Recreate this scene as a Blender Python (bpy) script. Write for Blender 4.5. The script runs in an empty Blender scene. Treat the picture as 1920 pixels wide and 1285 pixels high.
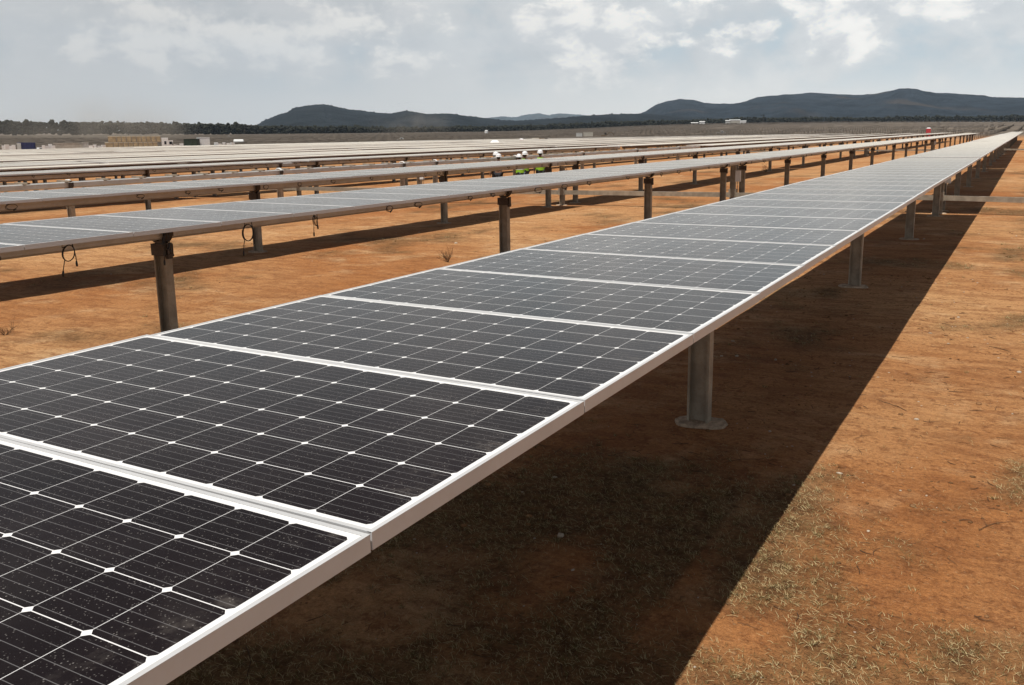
import bpy, bmesh, math, random
import numpy as np
from mathutils import Vector, Matrix, noise

S = bpy.context.scene
COL = S.collection
R = math.radians
random.seed(7)
rng = np.random.default_rng(7)

# ------------------------------------------------------------------ camera
CR = Vector((0.88784111, 0.460135, -0.00373538))
CU = Vector((-0.08786236, 0.17748966, 0.98019265))
CF = Vector((-0.45168394, 0.86992712, -0.19801116))
CP = Vector((1.1319869, -1.3357796, 0.81074515))
FPX, PPX, PPY = 1671.8, 1048.52, 579.62
cd = bpy.data.cameras.new('camera')
cam = bpy.data.objects.new('camera', cd)
COL.objects.link(cam)
cam.matrix_world = Matrix(((CR.x, CU.x, -CF.x, CP.x), (CR.y, CU.y, -CF.y, CP.y), (CR.z, CU.z, -CF.z, CP.z), (0, 0, 0, 1)))
cd.sensor_width = 36
cd.lens = FPX / 1920 * 36
cd.shift_x = (960 - PPX) / 1920
cd.shift_y = (PPY - 642.5) / 1920
cd.clip_start = 0.05
cd.clip_end = 90000
S.camera = cam

# ------------------------------------------------------------------ light
SUN_EL, SUN_AZ = 71.0, 184.0         # high, a little behind the camera along the rows
S.view_settings.view_transform = 'Standard'
S.view_settings.look = 'None'
S.view_settings.exposure = 0.0
S.view_settings.gamma = 1
S.cycles.max_bounces = 6
S.cycles.diffuse_bounces = 3
S.cycles.glossy_bounces = 3
S.cycles.transmission_bounces = 2
S.cycles.volume_bounces = 0
S.cycles.transparent_max_bounces = 6
sd = bpy.data.lights.new('sun', 'SUN')
sun = bpy.data.objects.new('sun', sd)
COL.objects.link(sun)
sd.energy = 4.9
sd.angle = R(0.53)
sd.color = (1.0, 0.965, 0.90)
sv = Vector((math.sin(R(SUN_AZ)) * math.cos(R(SUN_EL)), math.cos(R(SUN_AZ)) * math.cos(R(SUN_EL)), math.sin(R(SUN_EL))))
sun.rotation_euler = sv.to_track_quat('Z', 'Y').to_euler()

# ------------------------------------------------------------------ node helper
class NT:
    def __init__(s, nt):
        s.t = nt; s.n = nt.nodes; s.l = nt.links
    def put(s, v, sock):
        if v is None: return
        if isinstance(v, bpy.types.NodeSocket): s.l.new(v, sock)
        else:
            if sock.type == 'RGBA' and isinstance(v, (tuple, list)) and len(v) == 3: v = (*v, 1)
            sock.default_value = v
    def node(s, typ, **kw):
        n = s.n.new(typ)
        for k, v in kw.items(): setattr(n, k, v)
        return n
    def m(s, op, a, b=None, c=None, clamp=False):
        n = s.node('ShaderNodeMath', operation=op, use_clamp=clamp)
        for i, v in enumerate((a, b, c)): s.put(v, n.inputs[i])
        return n.outputs[0]
    def vm(s, op, a, b=None, scale=None):
        n = s.node('ShaderNodeVectorMath', operation=op)
        s.put(a, n.inputs[0]); s.put(b, n.inputs[1])
        if scale is not None: s.put(scale, n.inputs[3])
        return n.outputs['Value'] if op in ('LENGTH', 'DOT_PRODUCT') else n.outputs[0]
    def sep(s, v):
        n = s.node('ShaderNodeSeparateXYZ'); s.put(v, n.inputs[0]); return n.outputs
    def comb(s, x, y, z=0.0):
        n = s.node('ShaderNodeCombineXYZ')
        for i, v in enumerate((x, y, z)): s.put(v, n.inputs[i])
        return n.outputs[0]
    def ss(s, v, a, b, lo=0.0, hi=1.0):
        n = s.node('ShaderNodeMapRange', interpolation_type='SMOOTHSTEP')
        for i, q in enumerate((v, a, b, lo, hi)): s.put(q, n.inputs[i])
        return n.outputs[0]
    def lin(s, v, a, b, lo=0.0, hi=1.0):
        n = s.node('ShaderNodeMapRange')
        for i, q in enumerate((v, a, b, lo, hi)): s.put(q, n.inputs[i])
        return n.outputs[0]
    def noise(s, vec, scale, detail=4, rough=0.55, dist=0.0, out=0, dim='3D'):
        n = s.node('ShaderNodeTexNoise', noise_dimensions=dim)
        s.put(vec, n.inputs['Vector']); s.put(scale, n.inputs['Scale']); n.inputs['Detail'].default_value = detail
        n.inputs['Roughness'].default_value = rough; n.inputs['Distortion'].default_value = dist
        return n.outputs[out]
    def mix(s, f, a, b, blend='MIX'):
        n = s.node('ShaderNodeMix', data_type='RGBA', blend_type=blend)
        s.put(f, n.inputs[0]); s.put(a, n.inputs[6]); s.put(b, n.inputs[7])
        return n.outputs[2]
    def bump(s, h, strength=0.3, dist=0.01, normal=None):
        n = s.node('ShaderNodeBump'); n.inputs['Strength'].default_value = strength; n.inputs['Distance'].default_value = dist
        s.put(h, n.inputs['Height'])
        if normal is not None: s.put(normal, n.inputs['Normal'])
        return n.outputs[0]
    def coord(s, which='Object'):
        return s.node('ShaderNodeTexCoord').outputs[which]
    def pos(s):
        return s.node('ShaderNodeNewGeometry').outputs['Position']
    def rnd(s):
        return s.node('ShaderNodeObjectInfo').outputs['Random']

def material(name, base=(0.5, 0.5, 0.5), rough=0.6, metal=0.0, fn=None, spec=0.5, ior=1.5):
    m = bpy.data.materials.new(name); m.use_nodes = True
    t = NT(m.node_tree); b = t.n['Principled BSDF']
    b.inputs['Base Color'].default_value = (*base, 1); b.inputs['Roughness'].default_value = rough
    b.inputs['Metallic'].default_value = metal; b.inputs['IOR'].default_value = ior
    b.inputs['Specular IOR Level'].default_value = spec
    if fn: fn(t, b)
    return m

def vary(amount=0.25, scale=3.0, dust=(0.33, 0.2, 0.12), dusty=0.25, bump=0.1, coord='Object'):
    """worn, dusty look: the base colour drifts with noise and some dust settles on it"""
    def fn(t, b):
        c = t.coord(coord)
        base = tuple(b.inputs['Base Color'].default_value)[:3]
        n = t.noise(c, scale, 5, 0.6); n2 = t.noise(c, scale * 9, 3, 0.6)
        dark = tuple(v * (1 - amount) for v in base)
        col = t.mix(t.ss(n, 0.35, 0.65), dark, base)
        col = t.mix(t.m('MULTIPLY', t.ss(n2, 0.45, 0.75), dusty), col, dust)
        t.l.new(col, b.inputs['Base Color'])
        if bump: t.l.new(t.bump(n2, bump, 0.005), b.inputs['Normal'])
    return fn

# ------------------------------------------------------------------ sky
def pix_dir(px, py):
    return (CF * FPX + CR * (px - PPX) - CU * (py - PPY)).normalized()
def pix_azel(px, py):
    d = pix_dir(px, py); return math.atan2(-d.x, d.y), math.asin(d.z)

world = bpy.data.worlds.new('World'); S.world = world; world.use_nodes = True
w = NT(world.node_tree); bg = w.n['Background']
sky = w.node('ShaderNodeTexSky', sky_type='NISHITA'); sky.sun_disc = False
sky.sun_elevation = R(SUN_EL); sky.sun_rotation = R(SUN_AZ); sky.air_density = 1.0; sky.dust_density = 1.5; sky.altitude = 1900
SKY_STR = 0.05
bg.inputs['Strength'].default_value = SKY_STR
d = w.sep(w.vm('NORMALIZE', w.coord('Generated')))
el = w.m('ARCSINE', d[2])
az = w.m('ARCTAN2', w.m('MULTIPLY', d[0], -1.0), d[1])
P0 = w.comb(az, w.m('MULTIPLY', el, 1.5), 0.0)
warp = w.vm('SUBTRACT', w.noise(P0, 9.0, 3, 0.5, out=1), (0.5, 0.5, 0.5))
P1 = w.vm('ADD', P0, w.vm('SCALE', warp, scale=0.05))
nA = w.noise(P1, 5.5, 7, 0.56); nB = w.noise(P1, 14.0, 8, 0.6)
lift = w.vm('ADD', P1, (-0.012, 0.016, 0.0))
nA2 = w.noise(lift, 14.0, 8, 0.6)
# the large cumulus heads seen in the photograph, as soft lumps at their places in the sky (azimuth, elevation, width, height, weight)
heads = [(1085, 55, .060, .050, .30), (1120, 110, .035, .03, .2), (520, 20, .085, .022, .22), (345, 45, .05, .045, .22), (185, 92, .028, .014, .30),
         (690, 25, .06, .03, .18), (470, 105, .035, .022, .24), (735, 125, .03, .02, .18), (1310, 80, .055, .035, .2),
         (1590, 65, .035, .03, .26), (1510, 5, .09, .02, .25), (1830, 5, .05, .012, .25), (1418, 62, .02, .014, .18), (540, 85, .03, .02, .2), (1722, 15, .015, .008, .25),
         (225, 25, .06, .03, .12)]
tot = None
for (px, py, sx, sy, wt) in heads:
    a0, e0 = pix_azel(px, py)
    q1 = w.m('DIVIDE', w.m('SUBTRACT', w.sep(P1)[0], a0), sx); q2 = w.m('DIVIDE', w.m('SUBTRACT', w.sep(P1)[1], e0 * 1.5), sy * 1.5)
    g = w.m('MULTIPLY', w.m('EXPONENT', w.m('MULTIPLY', w.m('ADD', w.m('MULTIPLY', q1, q1), w.m('MULTIPLY', q2, q2)), -1.0)), wt)
    tot = g if tot is None else w.m('ADD', tot, g)
dens = w.m('ADD', w.m('ADD', w.m('MULTIPLY', nA, 0.55), w.m('MULTIPLY', nB, 0.50)), w.m('MULTIPLY', tot, 0.80))
dens = w.m('ADD', dens, w.m('MULTIPLY', w.m('SUBTRACT', w.noise(P0, 48.0, 7, 0.65), 0.5), 0.26))
head = w.ss(dens, 0.60, 0.70)
edge = w.ss(w.m('SUBTRACT', nB, nA2), -0.10, 0.12)
blue = w.ss(w.m('ADD', nA, w.m('MULTIPLY', tot, 0.5)), 0.56, 0.40)
leftness = w.ss(az, 0.15, 1.0)
grey = w.mix(w.ss(w.m('ADD', w.m('MULTIPLY', nA, .55), w.m('MULTIPLY', nB, .45)), 0.36, 0.62), (0.74, 0.765, 0.775), (0.98, 0.985, 0.965))
grey = w.mix(blue, grey, (0.64, 0.76, 0.82))
puff = w.mix(edge, (0.90, 0.905, 0.90), (1.34, 1.29, 1.20))
cl = w.mix(head, grey, puff)
cl = w.mix(w.ss(el, 0.085, 0.015), cl, (1.04, 1.035, 0.99))
cl = w.mix(w.m('MULTIPLY', leftness, 0.46), cl, (0.40, 0.375, 0.355))
# higher up the cloud thins to sky dimmed and warmed to shape the shade
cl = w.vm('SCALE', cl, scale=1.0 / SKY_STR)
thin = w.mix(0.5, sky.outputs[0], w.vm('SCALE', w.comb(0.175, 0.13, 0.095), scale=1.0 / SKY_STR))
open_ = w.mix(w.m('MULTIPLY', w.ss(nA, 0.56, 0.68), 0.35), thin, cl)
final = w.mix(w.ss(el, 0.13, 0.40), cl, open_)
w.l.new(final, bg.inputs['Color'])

# ------------------------------------------------------------------ mesh helper
class MB:
    def __init__(s): s.v = []; s.f = []; s.mi = []; s.k = 0
    def add(s, V, F, mat=0):
        V = np.asarray(V, float).reshape(-1, 3); s.v.append(V)
        s.f += [tuple(i + s.k for i in q) for q in F]; s.mi += [mat] * len(F); s.k += len(V)
        return s
    def box(s, x0, x1, y0, y1, z0, z1, mat=0, M=None):
        V = np.array([(x, y, z) for z in (z0, z1) for y in (y0, y1) for x in (x0, x1)], float)
        if M is not None: V = V @ np.array(M.to_3x3()).T + np.array(M.translation)
        return s.add(V, [(0, 2, 3, 1), (4, 5, 7, 6), (0, 1, 5, 4), (2, 6, 7, 3), (0, 4, 6, 2), (1, 3, 7, 5)], mat)
    def tube(s, pts, rad, n=8, mat=0, cap=True):
        pts = [Vector(p) for p in pts]; rads = rad if isinstance(rad, (list, tuple)) else [rad] * len(pts)
        up = Vector((0, 0, 1)); V = []; prev = None
        for i, p in enumerate(pts):
            t = (pts[min(i + 1, len(pts) - 1)] - pts[max(i - 1, 0)]).normalized()
            if prev is None:
                a = t.cross(up); a = a.normalized() if a.length > .05 else Vector((1, 0, 0))
            else:
                a = prev - t * prev.dot(t); a.normalize()
            prev = a; b = t.cross(a)
            for k in range(n):
                q = 2 * math.pi * k / n; V.append(p + (a * math.cos(q) + b * math.sin(q)) * rads[i])
        F = [(i * n + k, i * n + (k + 1) % n, (i + 1) * n + (k + 1) % n, (i + 1) * n + k) for i in range(len(pts) - 1) for k in range(n)]
        if cap: F += [tuple(range(n - 1, -1, -1)), tuple((len(pts) - 1) * n + k for k in range(n))]
        return s.add([tuple(v) for v in V], F, mat)
    def cyl(s, p, q, r, n=12, mat=0): return s.tube([p, q], r, n, mat)
    def mesh(s, name, mats, smooth=False):
        me = bpy.data.meshes.new(name)
        V = np.concatenate(s.v) if s.v else np.zeros((0, 3))
        me.from_pydata(V.tolist(), [], s.f)
        for m in (mats if isinstance(mats, (list, tuple)) else [mats]): me.materials.append(m)
        if len(me.materials) > 1: me.polygons.foreach_set('material_index', s.mi)
        if smooth: me.polygons.foreach_set('use_smooth', [True] * len(s.f))
        me.update(); return me
    def build(s, name, mats, parent=None, loc=(0, 0, 0), smooth=False, rot=None):
        return link(name, s.mesh(name, mats, smooth), parent, loc, rot)

def link(name, me, parent=None, loc=(0, 0, 0), rot=None):
    o = bpy.data.objects.new(name, me); COL.objects.link(o); o.parent = parent; o.location = loc
    if rot is not None: o.rotation_euler = rot
    return o
def tag(o, label=None, cat=None, group=None, kind=None):
    if label: o['label'] = label
    if cat: o['category'] = cat
    if group: o['group'] = group
    if kind: o['kind'] = kind
    return o
def fast_mesh(name, V, F, mats, mi=None, smooth=False):
    """V (n,3), F (m,k) all faces the same size"""
    V = np.asarray(V, np.float32); F = np.asarray(F, np.int32); k = F.shape[1]
    me = bpy.data.meshes.new(name); me.vertices.add(len(V)); me.vertices.foreach_set('co', V.ravel())
    me.loops.add(F.size); me.loops.foreach_set('vertex_index', F.ravel())
    me.polygons.add(len(F)); me.polygons.foreach_set('loop_start', np.arange(0, F.size, k, dtype=np.int32))
    for m in (mats if isinstance(mats, (list, tuple)) else [mats]): me.materials.append(m)
    if mi is not None: me.polygons.foreach_set('material_index', np.asarray(mi, np.int32))
    if smooth: me.polygons.foreach_set('use_smooth', np.ones(len(F), bool))
    me.update(calc_edges=True); me.validate(); return me

# ------------------------------------------------------------------ terrain
def sstep(a, b, v):
    t = min(1.0, max(0.0, (v - a) / (b - a))); return t * t * (3 - 2 * t)
# where the foot of the far tree line stands in the photograph: (px, py, distance)
FOOT = [(-300, 257, 1000), (0, 255, 1000), (450, 254, 1000), (700, 251.5, 1050), (900, 249, 1150), (1000, 246.5, 1200), (1100, 242.5, 1250), (1200, 238, 1300),
        (1300, 234.5, 1350), (1450, 232, 1400), (1600, 230, 1450), (1920, 229, 1450), (2300, 230, 1450)]
_ft = []
for px, py, D in FOOT:
    dd = pix_dir(px, py); h = math.hypot(dd.x, dd.y)
    _ft.append((math.degrees(math.atan2(-dd.x, dd.y)), CP.z + dd.z / h * D, D))
_ft.sort()
_fa = [q[0] for q in _ft]; _fz = [q[1] for q in _ft]; _fd = [q[2] for q in _ft]
def foot(azd): return float(np.interp(azd, _fa, _fz)), float(np.interp(azd, _fa, _fd))
def zg_plane(x, y):
    return -1.43 - 0.006 * min(max(y - 4, 0), 32) + 0.016 * max(min(x, 0), -200) - 0.002 * min(max(-x - 200, 0), 100)
def zg(x, y):
    z = zg_plane(x, y); dx, dy = x - CP.x, y - CP.y; r = math.hypot(dx, dy)
    if r > 180:
        fz, fd = foot(math.degrees(math.atan2(-dx, dy)))
        k = sstep(200, fd, r); z = z * (1 - k) + fz * k
    if r < 120:
        n = noise.noise(Vector((x * .55, y * .55, 0))) * .016 + noise.noise(Vector((x * 1.9, y * 1.9, 3))) * .007 + noise.noise(Vector((x * 6, y * 6, 5))) * .0025
        z += n * (1 - sstep(60, 120, r))
    return z
def patch(x, y):
    """how grassy the soil is here, 0..1 (used for the blades, and for the soil's tint through a vertex attribute)"""
    n = noise.fractal(Vector((x * .42 + 7.3, y * .42 + 2.1, 0)), 1.0, 2.0, 4) * .55 + .42
    near = 1 - (sstep(2.4, 5.0, y) if x < -.25 else sstep(1.5, 3.3, y))                                  # the grassy corner at the bottom of the photograph
    inside = sstep(-3.4, -2.2, x)
    n += .30 * near * inside * (1 - .35 * sstep(.4, 1.6, x))
    if -2.6 < x < -.9 and 3 < y < 5: n += .1
    # strip of weeds between the first and second rows
    n += .25 * math.exp(-((x + 4.4) / .7) ** 2) * sstep(0, 2, y) * (1 - sstep(4.5, 7, y))
    n += .18 * math.exp(-((x + 3.6) / .5) ** 2 - ((y - 13.5) / 2.5) ** 2) + .16 * math.exp(-((x - 1.3) / .5) ** 2) * sstep(9, 12, y)
    n += noise.fractal(Vector((x * 2.3 + 1.3, y * 1.6 + 8.1, 4)), 1.0, 2.0, 3) * .22
    return max(0.0, min(1.0, (n - .50) * 3.4))

def soil(t, b):
    p = t.pos(); s = t.sep(p)
    att = t.node('ShaderNodeAttribute'); att.attribute_name = 'grassy'; gr = att.outputs['Fac']
    big = t.noise(p, 0.16, 5, 0.55); mid = t.noise(p, 0.9, 6, 0.62, 0.4); fine = t.noise(p, 7.0, 7, 0.7); grit = t.noise(p, 55.0, 4, 0.7)
    st = t.vm('MULTIPLY', p, (1.0, 3.2, 1.0)); streak = t.noise(st, 1.6, 6, 0.65, 0.6)
    red = (0.405, 0.165, 0.055); tan = (0.560, 0.305, 0.135); dark = (0.225, 0.082, 0.029); pale = (0.66, 0.42, 0.22)
    c = t.mix(t.ss(big, 0.34, 0.62), red, tan)
    c = t.mix(t.m('MULTIPLY', t.ss(mid, 0.50, 0.72), 0.75), c, pale)
    c = t.mix(t.m('MULTIPLY', t.ss(streak, 0.55, 0.40), 0.45), c, dark)
    c = t.mix(t.m('MULTIPLY', t.ss(fine, 0.50, 0.34), 0.6), c, dark)
    speck = t.noise(t.vm('MULTIPLY', p, (1.0, 1.0, 1.0)), 22.0, 3, 0.75)
    c = t.mix(t.m('MULTIPLY', t.m('MULTIPLY', t.ss(speck, 0.62, 0.70), t.ss(mid, .62, .42)), 0.75), c, (0.075, 0.035, 0.018))
    c = t.mix(t.m('MULTIPLY', t.ss(grit, 0.56, 0.72), 0.35), c, (0.62, 0.40, 0.23))
    c = t.mix(t.m('MULTIPLY', gr, 0.75), c, t.mix(t.ss(fine, .4, .6), (0.085, 0.052, 0.024), (0.185, 0.108, 0.048)))
    g1 = t.noise(p, 28.0, 5, 0.8); g2 = t.noise(p, 130.0, 3, 0.8)
    c = t.mix(1.0, c, t.mix(t.ss(g1, .30, .70), (0.74, 0.72, 0.70), (1.18, 1.19, 1.20)), 'MULTIPLY')
    c = t.mix(1.0, c, t.mix(t.ss(g2, .30, .70), (0.82, 0.80, 0.78), (1.13, 1.14, 1.15)), 'MULTIPLY')
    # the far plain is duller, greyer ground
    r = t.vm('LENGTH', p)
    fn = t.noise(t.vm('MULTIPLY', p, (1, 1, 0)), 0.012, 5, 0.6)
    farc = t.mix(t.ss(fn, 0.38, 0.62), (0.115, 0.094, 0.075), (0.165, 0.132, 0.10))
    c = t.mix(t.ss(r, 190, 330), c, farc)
    t.l.new(c, b.inputs['Base Color'])
    h = t.m('ADD', t.m('MULTIPLY', fine, 0.5), t.m('ADD', t.m('MULTIPLY', grit, 0.12), t.m('MULTIPLY', streak, 0.5)))
    h = t.m('ADD', h, t.m('MULTIPLY', g1, 0.28))
    t.l.new(t.bump(h, 1.0, 0.06), b.inputs['Normal'])
M_soil = material('red_soil', rough=0.95, spec=0.15, fn=soil)

def build_ground():
    azs = list(np.arange(-180, -24, 4.0)) + list(np.arange(-24, 84, 0.5)) + list(np.arange(84, 180, 4.0))
    rs = [0.0001]; r = .8
    while r < 60: rs.append(r); r *= 1.022
    while r < 1700: rs.append(r); r *= 1.05
    rs += [1750, 2500, 4500, 6500, 9400]
    V = np.zeros((len(rs), len(azs), 3)); G = np.zeros((len(rs), len(azs)))
    for i, r in enumerate(rs):
        for j, a in enumerate(azs):
            x = CP.x - math.sin(R(a)) * r; y = CP.y + math.cos(R(a)) * r
            V[i, j] = (x, y, zg(x, y) if r < 1750 else foot(a)[0] - (r - 1700) * .0006)
            if r < 60: G[i, j] = patch(x, y)
    n, m = len(rs), len(azs); idx = np.arange(n * m).reshape(n, m)
    a = idx[:-1]; b = idx[1:]; F = np.stack([a, np.roll(a, -1, 1), np.roll(b, -1, 1), b], -1).reshape(-1, 4)[:, ::-1]
    me = fast_mesh('ground', V.reshape(-1, 3), F, M_soil, smooth=True)
    at = me.attributes.new('grassy', 'FLOAT', 'POINT'); at.data.foreach_set('value', G.ravel().astype(np.float32)[:len(me.vertices)])
    tag(link('ground', me), kind='structure')
build_ground()

# ------------------------------------------------------------------ hills
def hillside(tone):
    def fn(t, b):
        p = t.pos(); n = t.noise(p, 0.012, 7, 0.68); n2 = t.noise(p, 0.05, 5, 0.7); n3 = t.noise(p, 0.0022, 4, .6)
        c = t.mix(t.ss(n, .38, .62), tuple(v * .55 for v in tone), tone)
        c = t.mix(t.m('MULTIPLY', t.ss(n2, .58, .75), .5), c, (0.11, 0.085, 0.06))
        c = t.mix(t.m('MULTIPLY', t.ss(n3, .55, .7), .5), c, (0.10, 0.075, 0.055))
        t.l.new(c, b.inputs['Base Color'])
        t.l.new(t.bump(t.m('ADD', n, t.m('MULTIPLY', n2, .4)), 0.9, 25.0), b.inputs['Normal'])
    return fn
M_hill = material('haze_blue_scrub_hillside', rough=1, spec=0.0, fn=hillside((0.027, 0.034, 0.040)))  # scrub colour with the blue of distance haze painted in
M_hill3 = material('haze_blue_bare_hillside', rough=1, spec=0.0, fn=hillside((0.10, 0.13, 0.15)))  # pale blue of the farthest haze painted into the slope colour
M_hill2 = material('haze_blue_far_hillside', rough=1, spec=0.0, fn=hillside((0.032, 0.044, 0.058)))  # stronger haze blue painted into the slope colour
def hill(prof, D, mat, front, back, seed, rough=1.0, step=2.0):
    px = np.arange(prof[0][0], prof[-1][0] + .1, step); py = np.interp(px, [q[0] for q in prof], [q[1] for q in prof])
    ts = np.concatenate([np.linspace(0, 1, 26), np.linspace(1.08, 2, 8)]); V = np.zeros((len(ts), len(px), 3))
    for j in range(len(px)):
        dd = pix_dir(px[j], py[j]); h = math.hypot(dd.x, dd.y); ux, uy = dd.x / h, dd.y / h; zr = CP.z + dd.z / h * D
        zb = min(-8, zr - 30)
        for i, tt in enumerate(ts):
            r = D - front * (1 - tt) if tt <= 1 else D + back * (tt - 1)
            x, y = CP.x + ux * r, CP.y + uy * r
            s = 1 - (1 - tt) ** 1.7 if tt <= 1 else 1 - (tt - 1) ** 1.5
            z = zb + (zr - zb) * s
            k = min(1, tt * 2) * (1 - s) * 2.0
            z += noise.fractal(Vector((x / 420, y / 420, seed)), 1.0, 2.1, 5) * k * .36 * (zr - zb)
            if abs(tt - 1) < .12: z += (abs(noise.noise(Vector((x / 9, y / 9, seed)))) ** 1.5) * 7 * rough
            V[i, j] = (x, y, z)
    n, m = len(ts), len(px); idx = np.arange(n * m).reshape(n, m)
    F = np.stack([idx[:-1, :-1], idx[:-1, 1:], idx[1:, 1:], idx[1:, :-1]], -1).reshape(-1, 4)
    return tag(link('hill', fast_mesh('hill', V.reshape(-1, 3), F, mat, smooth=True)), kind='structure')
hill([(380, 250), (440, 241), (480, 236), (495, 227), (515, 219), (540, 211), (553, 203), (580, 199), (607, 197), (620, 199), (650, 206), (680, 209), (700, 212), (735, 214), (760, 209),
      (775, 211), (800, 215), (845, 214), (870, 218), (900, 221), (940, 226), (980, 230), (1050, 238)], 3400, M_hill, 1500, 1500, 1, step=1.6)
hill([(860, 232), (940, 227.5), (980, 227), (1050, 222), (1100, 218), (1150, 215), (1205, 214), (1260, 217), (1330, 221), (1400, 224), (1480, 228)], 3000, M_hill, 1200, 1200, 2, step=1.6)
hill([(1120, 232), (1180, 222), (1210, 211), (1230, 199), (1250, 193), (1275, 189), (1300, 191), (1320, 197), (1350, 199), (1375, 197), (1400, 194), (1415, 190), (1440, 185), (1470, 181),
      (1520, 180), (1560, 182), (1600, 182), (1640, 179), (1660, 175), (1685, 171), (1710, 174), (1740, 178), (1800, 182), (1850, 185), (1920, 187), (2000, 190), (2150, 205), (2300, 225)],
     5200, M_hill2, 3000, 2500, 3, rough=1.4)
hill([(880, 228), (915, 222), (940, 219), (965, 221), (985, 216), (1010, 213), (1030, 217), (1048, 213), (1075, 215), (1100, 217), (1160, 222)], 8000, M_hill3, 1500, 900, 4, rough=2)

# ------------------------------------------------------------------ metal and panel materials
M_galv = material('galvanised_steel', (0.40, 0.34, 0.26), 0.6, 0.25, vary(.3, 6, (0.30, .19, .12), .45, .15))
M_alu = material('anodised_aluminium', (0.61, 0.61, 0.61), 0.42, 0.15, vary(.07, 5, (0.55, .50, .45), .2, 0))
M_farsteel = material('dusty_shaded_far_steel', (0.20, 0.165, 0.13), 0.8, 0.1)  # dusty steel, darkened to stand for the shade under far panels
M_tube = material('bright_galvanised_tube', (0.60, 0.59, 0.57), 0.45, 0.3, vary(.15, 4, (0.45, .36, .28), .25, 0))
M_dark = material('dark_bearing_steel', (0.075, 0.06, 0.05), 0.55, 0.5, vary(.3, 8))
M_rubber = material('black_cable_rubber', (0.012, 0.012, 0.013), 0.5)
M_conc = material('rough_concrete', (0.58, 0.44, 0.31), 0.95, 0, vary(.5, 22, (.36, .19, .09), .5, .9))
M_white = material('white_painted_metal', (0.78, 0.78, 0.77), 0.5, 0, vary(.1, 3, (.5, .42, .34), .25, 0))

def dustfilm(t, tau):
    """optical cover of a thin dust film: more of it is looked through at a glancing angle"""
    g = t.node('ShaderNodeNewGeometry')
    c = t.m('MAXIMUM', t.m('ABSOLUTE', t.vm('DOT_PRODUCT', g.outputs['Incoming'], g.outputs['True Normal'])), 0.004)
    return t.m('SUBTRACT', 1.0, t.m('EXPONENT', t.m('MULTIPLY', -tau, t.m('POWER', t.m('DIVIDE', 1.0, c), 1.6))))
def overdust(t, b, tau):
    df = t.node('ShaderNodeBsdfDiffuse'); df.inputs['Color'].default_value = (0.60, 0.555, 0.48, 1); df.inputs['Roughness'].default_value = 0.6
    mx = t.node('ShaderNodeMixShader'); t.l.new(dustfilm(t, tau), mx.inputs[0]); t.l.new(b.outputs[0], mx.inputs[1]); t.l.new(df.outputs[0], mx.inputs[2])
    t.l.new(mx.outputs[0], t.n['Material Output'].inputs['Surface'])
def cells(t, b):
    o = t.coord('Object'); s = t.sep(o)
    P = 0.1585
    u = t.m('DIVIDE', t.m('ADD', s[0], 0.951), P); v = t.m('DIVIDE', t.m('ADD', s[1], 0.4755), P)
    a = t.m('ABSOLUTE', t.m('SUBTRACT', t.m('FRACT', u), 0.5)); c = t.m('ABSOLUTE', t.m('SUBTRACT', t.m('FRACT', v), 0.5))
    ins = t.m('MULTIPLY', t.m('MULTIPLY', t.m('LESS_THAN', a, 0.5 - 0.0045), t.m('LESS_THAN', c, 0.5 - 0.0075)),
              t.m('LESS_THAN', t.m('ADD', a, c), 1 - 0.074))
    ins = t.m('MULTIPLY', ins, t.m('MULTIPLY', t.m('LESS_THAN', t.m('ABSOLUTE', s[0]), 0.951), t.m('LESS_THAN', t.m('ABSOLUTE', s[1]), 0.4755)))
    bus = t.m('LESS_THAN', t.m('ABSOLUTE', t.m('SUBTRACT', t.m('FRACT', t.m('MULTIPLY', v, 5.0)), 0.5)), 0.024)
    rnd = t.rnd()
    cellid = t.comb(t.m('FLOOR', u), t.m('FLOOR', v), t.m('MULTIPLY', rnd, 50.0))
    wn = t.node('ShaderNodeTexWhiteNoise'); t.put(cellid, wn.inputs[0])
    wp = t.vm('ADD', o, t.comb(t.m('MULTIPLY', rnd, 40.0), 0.0, 0.0))
    smear = t.noise(wp, 2.3, 6, 0.68, 0.5); smudge = t.noise(wp, 9.0, 6, 0.75)
    cell = t.mix(wn.outputs[0], (0.0045, 0.0027, 0.0036), (0.0070, 0.0046, 0.0058))
    cell = t.mix(1.0, cell, t.mix(rnd, (0.8, 0.75, 0.8), (1.5, 1.35, 1.25)), 'MULTIPLY')
    cell = t.mix(bus, cell, (0.115, 0.11, 0.112))
    # thin dust film, heavier along the lower edge of the glass, and dried drop marks
    film = t.m('ADD', t.m('MULTIPLY', t.ss(smear, .42, .72), 0.016), t.m('MULTIPLY', t.m('MULTIPLY', t.ss(s[0], .80, .965), t.ss(smudge, .50, .68)), 0.10))
    vo = t.node('ShaderNodeTexVoronoi'); t.put(wp, vo.inputs['Vector']); vo.inputs['Scale'].default_value = 190
    vs = t.sep(vo.outputs['Color'])
    drop = t.m('MULTIPLY', t.m('LESS_THAN', vo.outputs['Distance'], t.m('MULTIPLY', vs[0], 0.34)), t.m('GREATER_THAN', vs[1], 0.45))
    drop = t.m('MULTIPLY', drop, t.m('ADD', 0.05, t.m('MULTIPLY', t.ss(smudge, .35, .65), 0.19)))
    cell = t.mix(film, cell, (0.55, 0.48, 0.42)); cell = t.mix(drop, cell, (0.6, 0.56, 0.52))
    col = t.mix(ins, (0.80, 0.79, 0.78), cell)
    t.l.new(col, b.inputs['Base Color'])
    t.l.new(t.m('ADD', 0.11, t.m('ADD', t.m('MULTIPLY', smear, 0.14), t.m('MULTIPLY', drop, 1.0))), b.inputs['Roughness'])
    b.inputs['IOR'].default_value = 1.205
    overdust(t, b, 0.0019)
M_cell = material('solar_glass_over_cells', rough=0.2, fn=cells)
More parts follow.
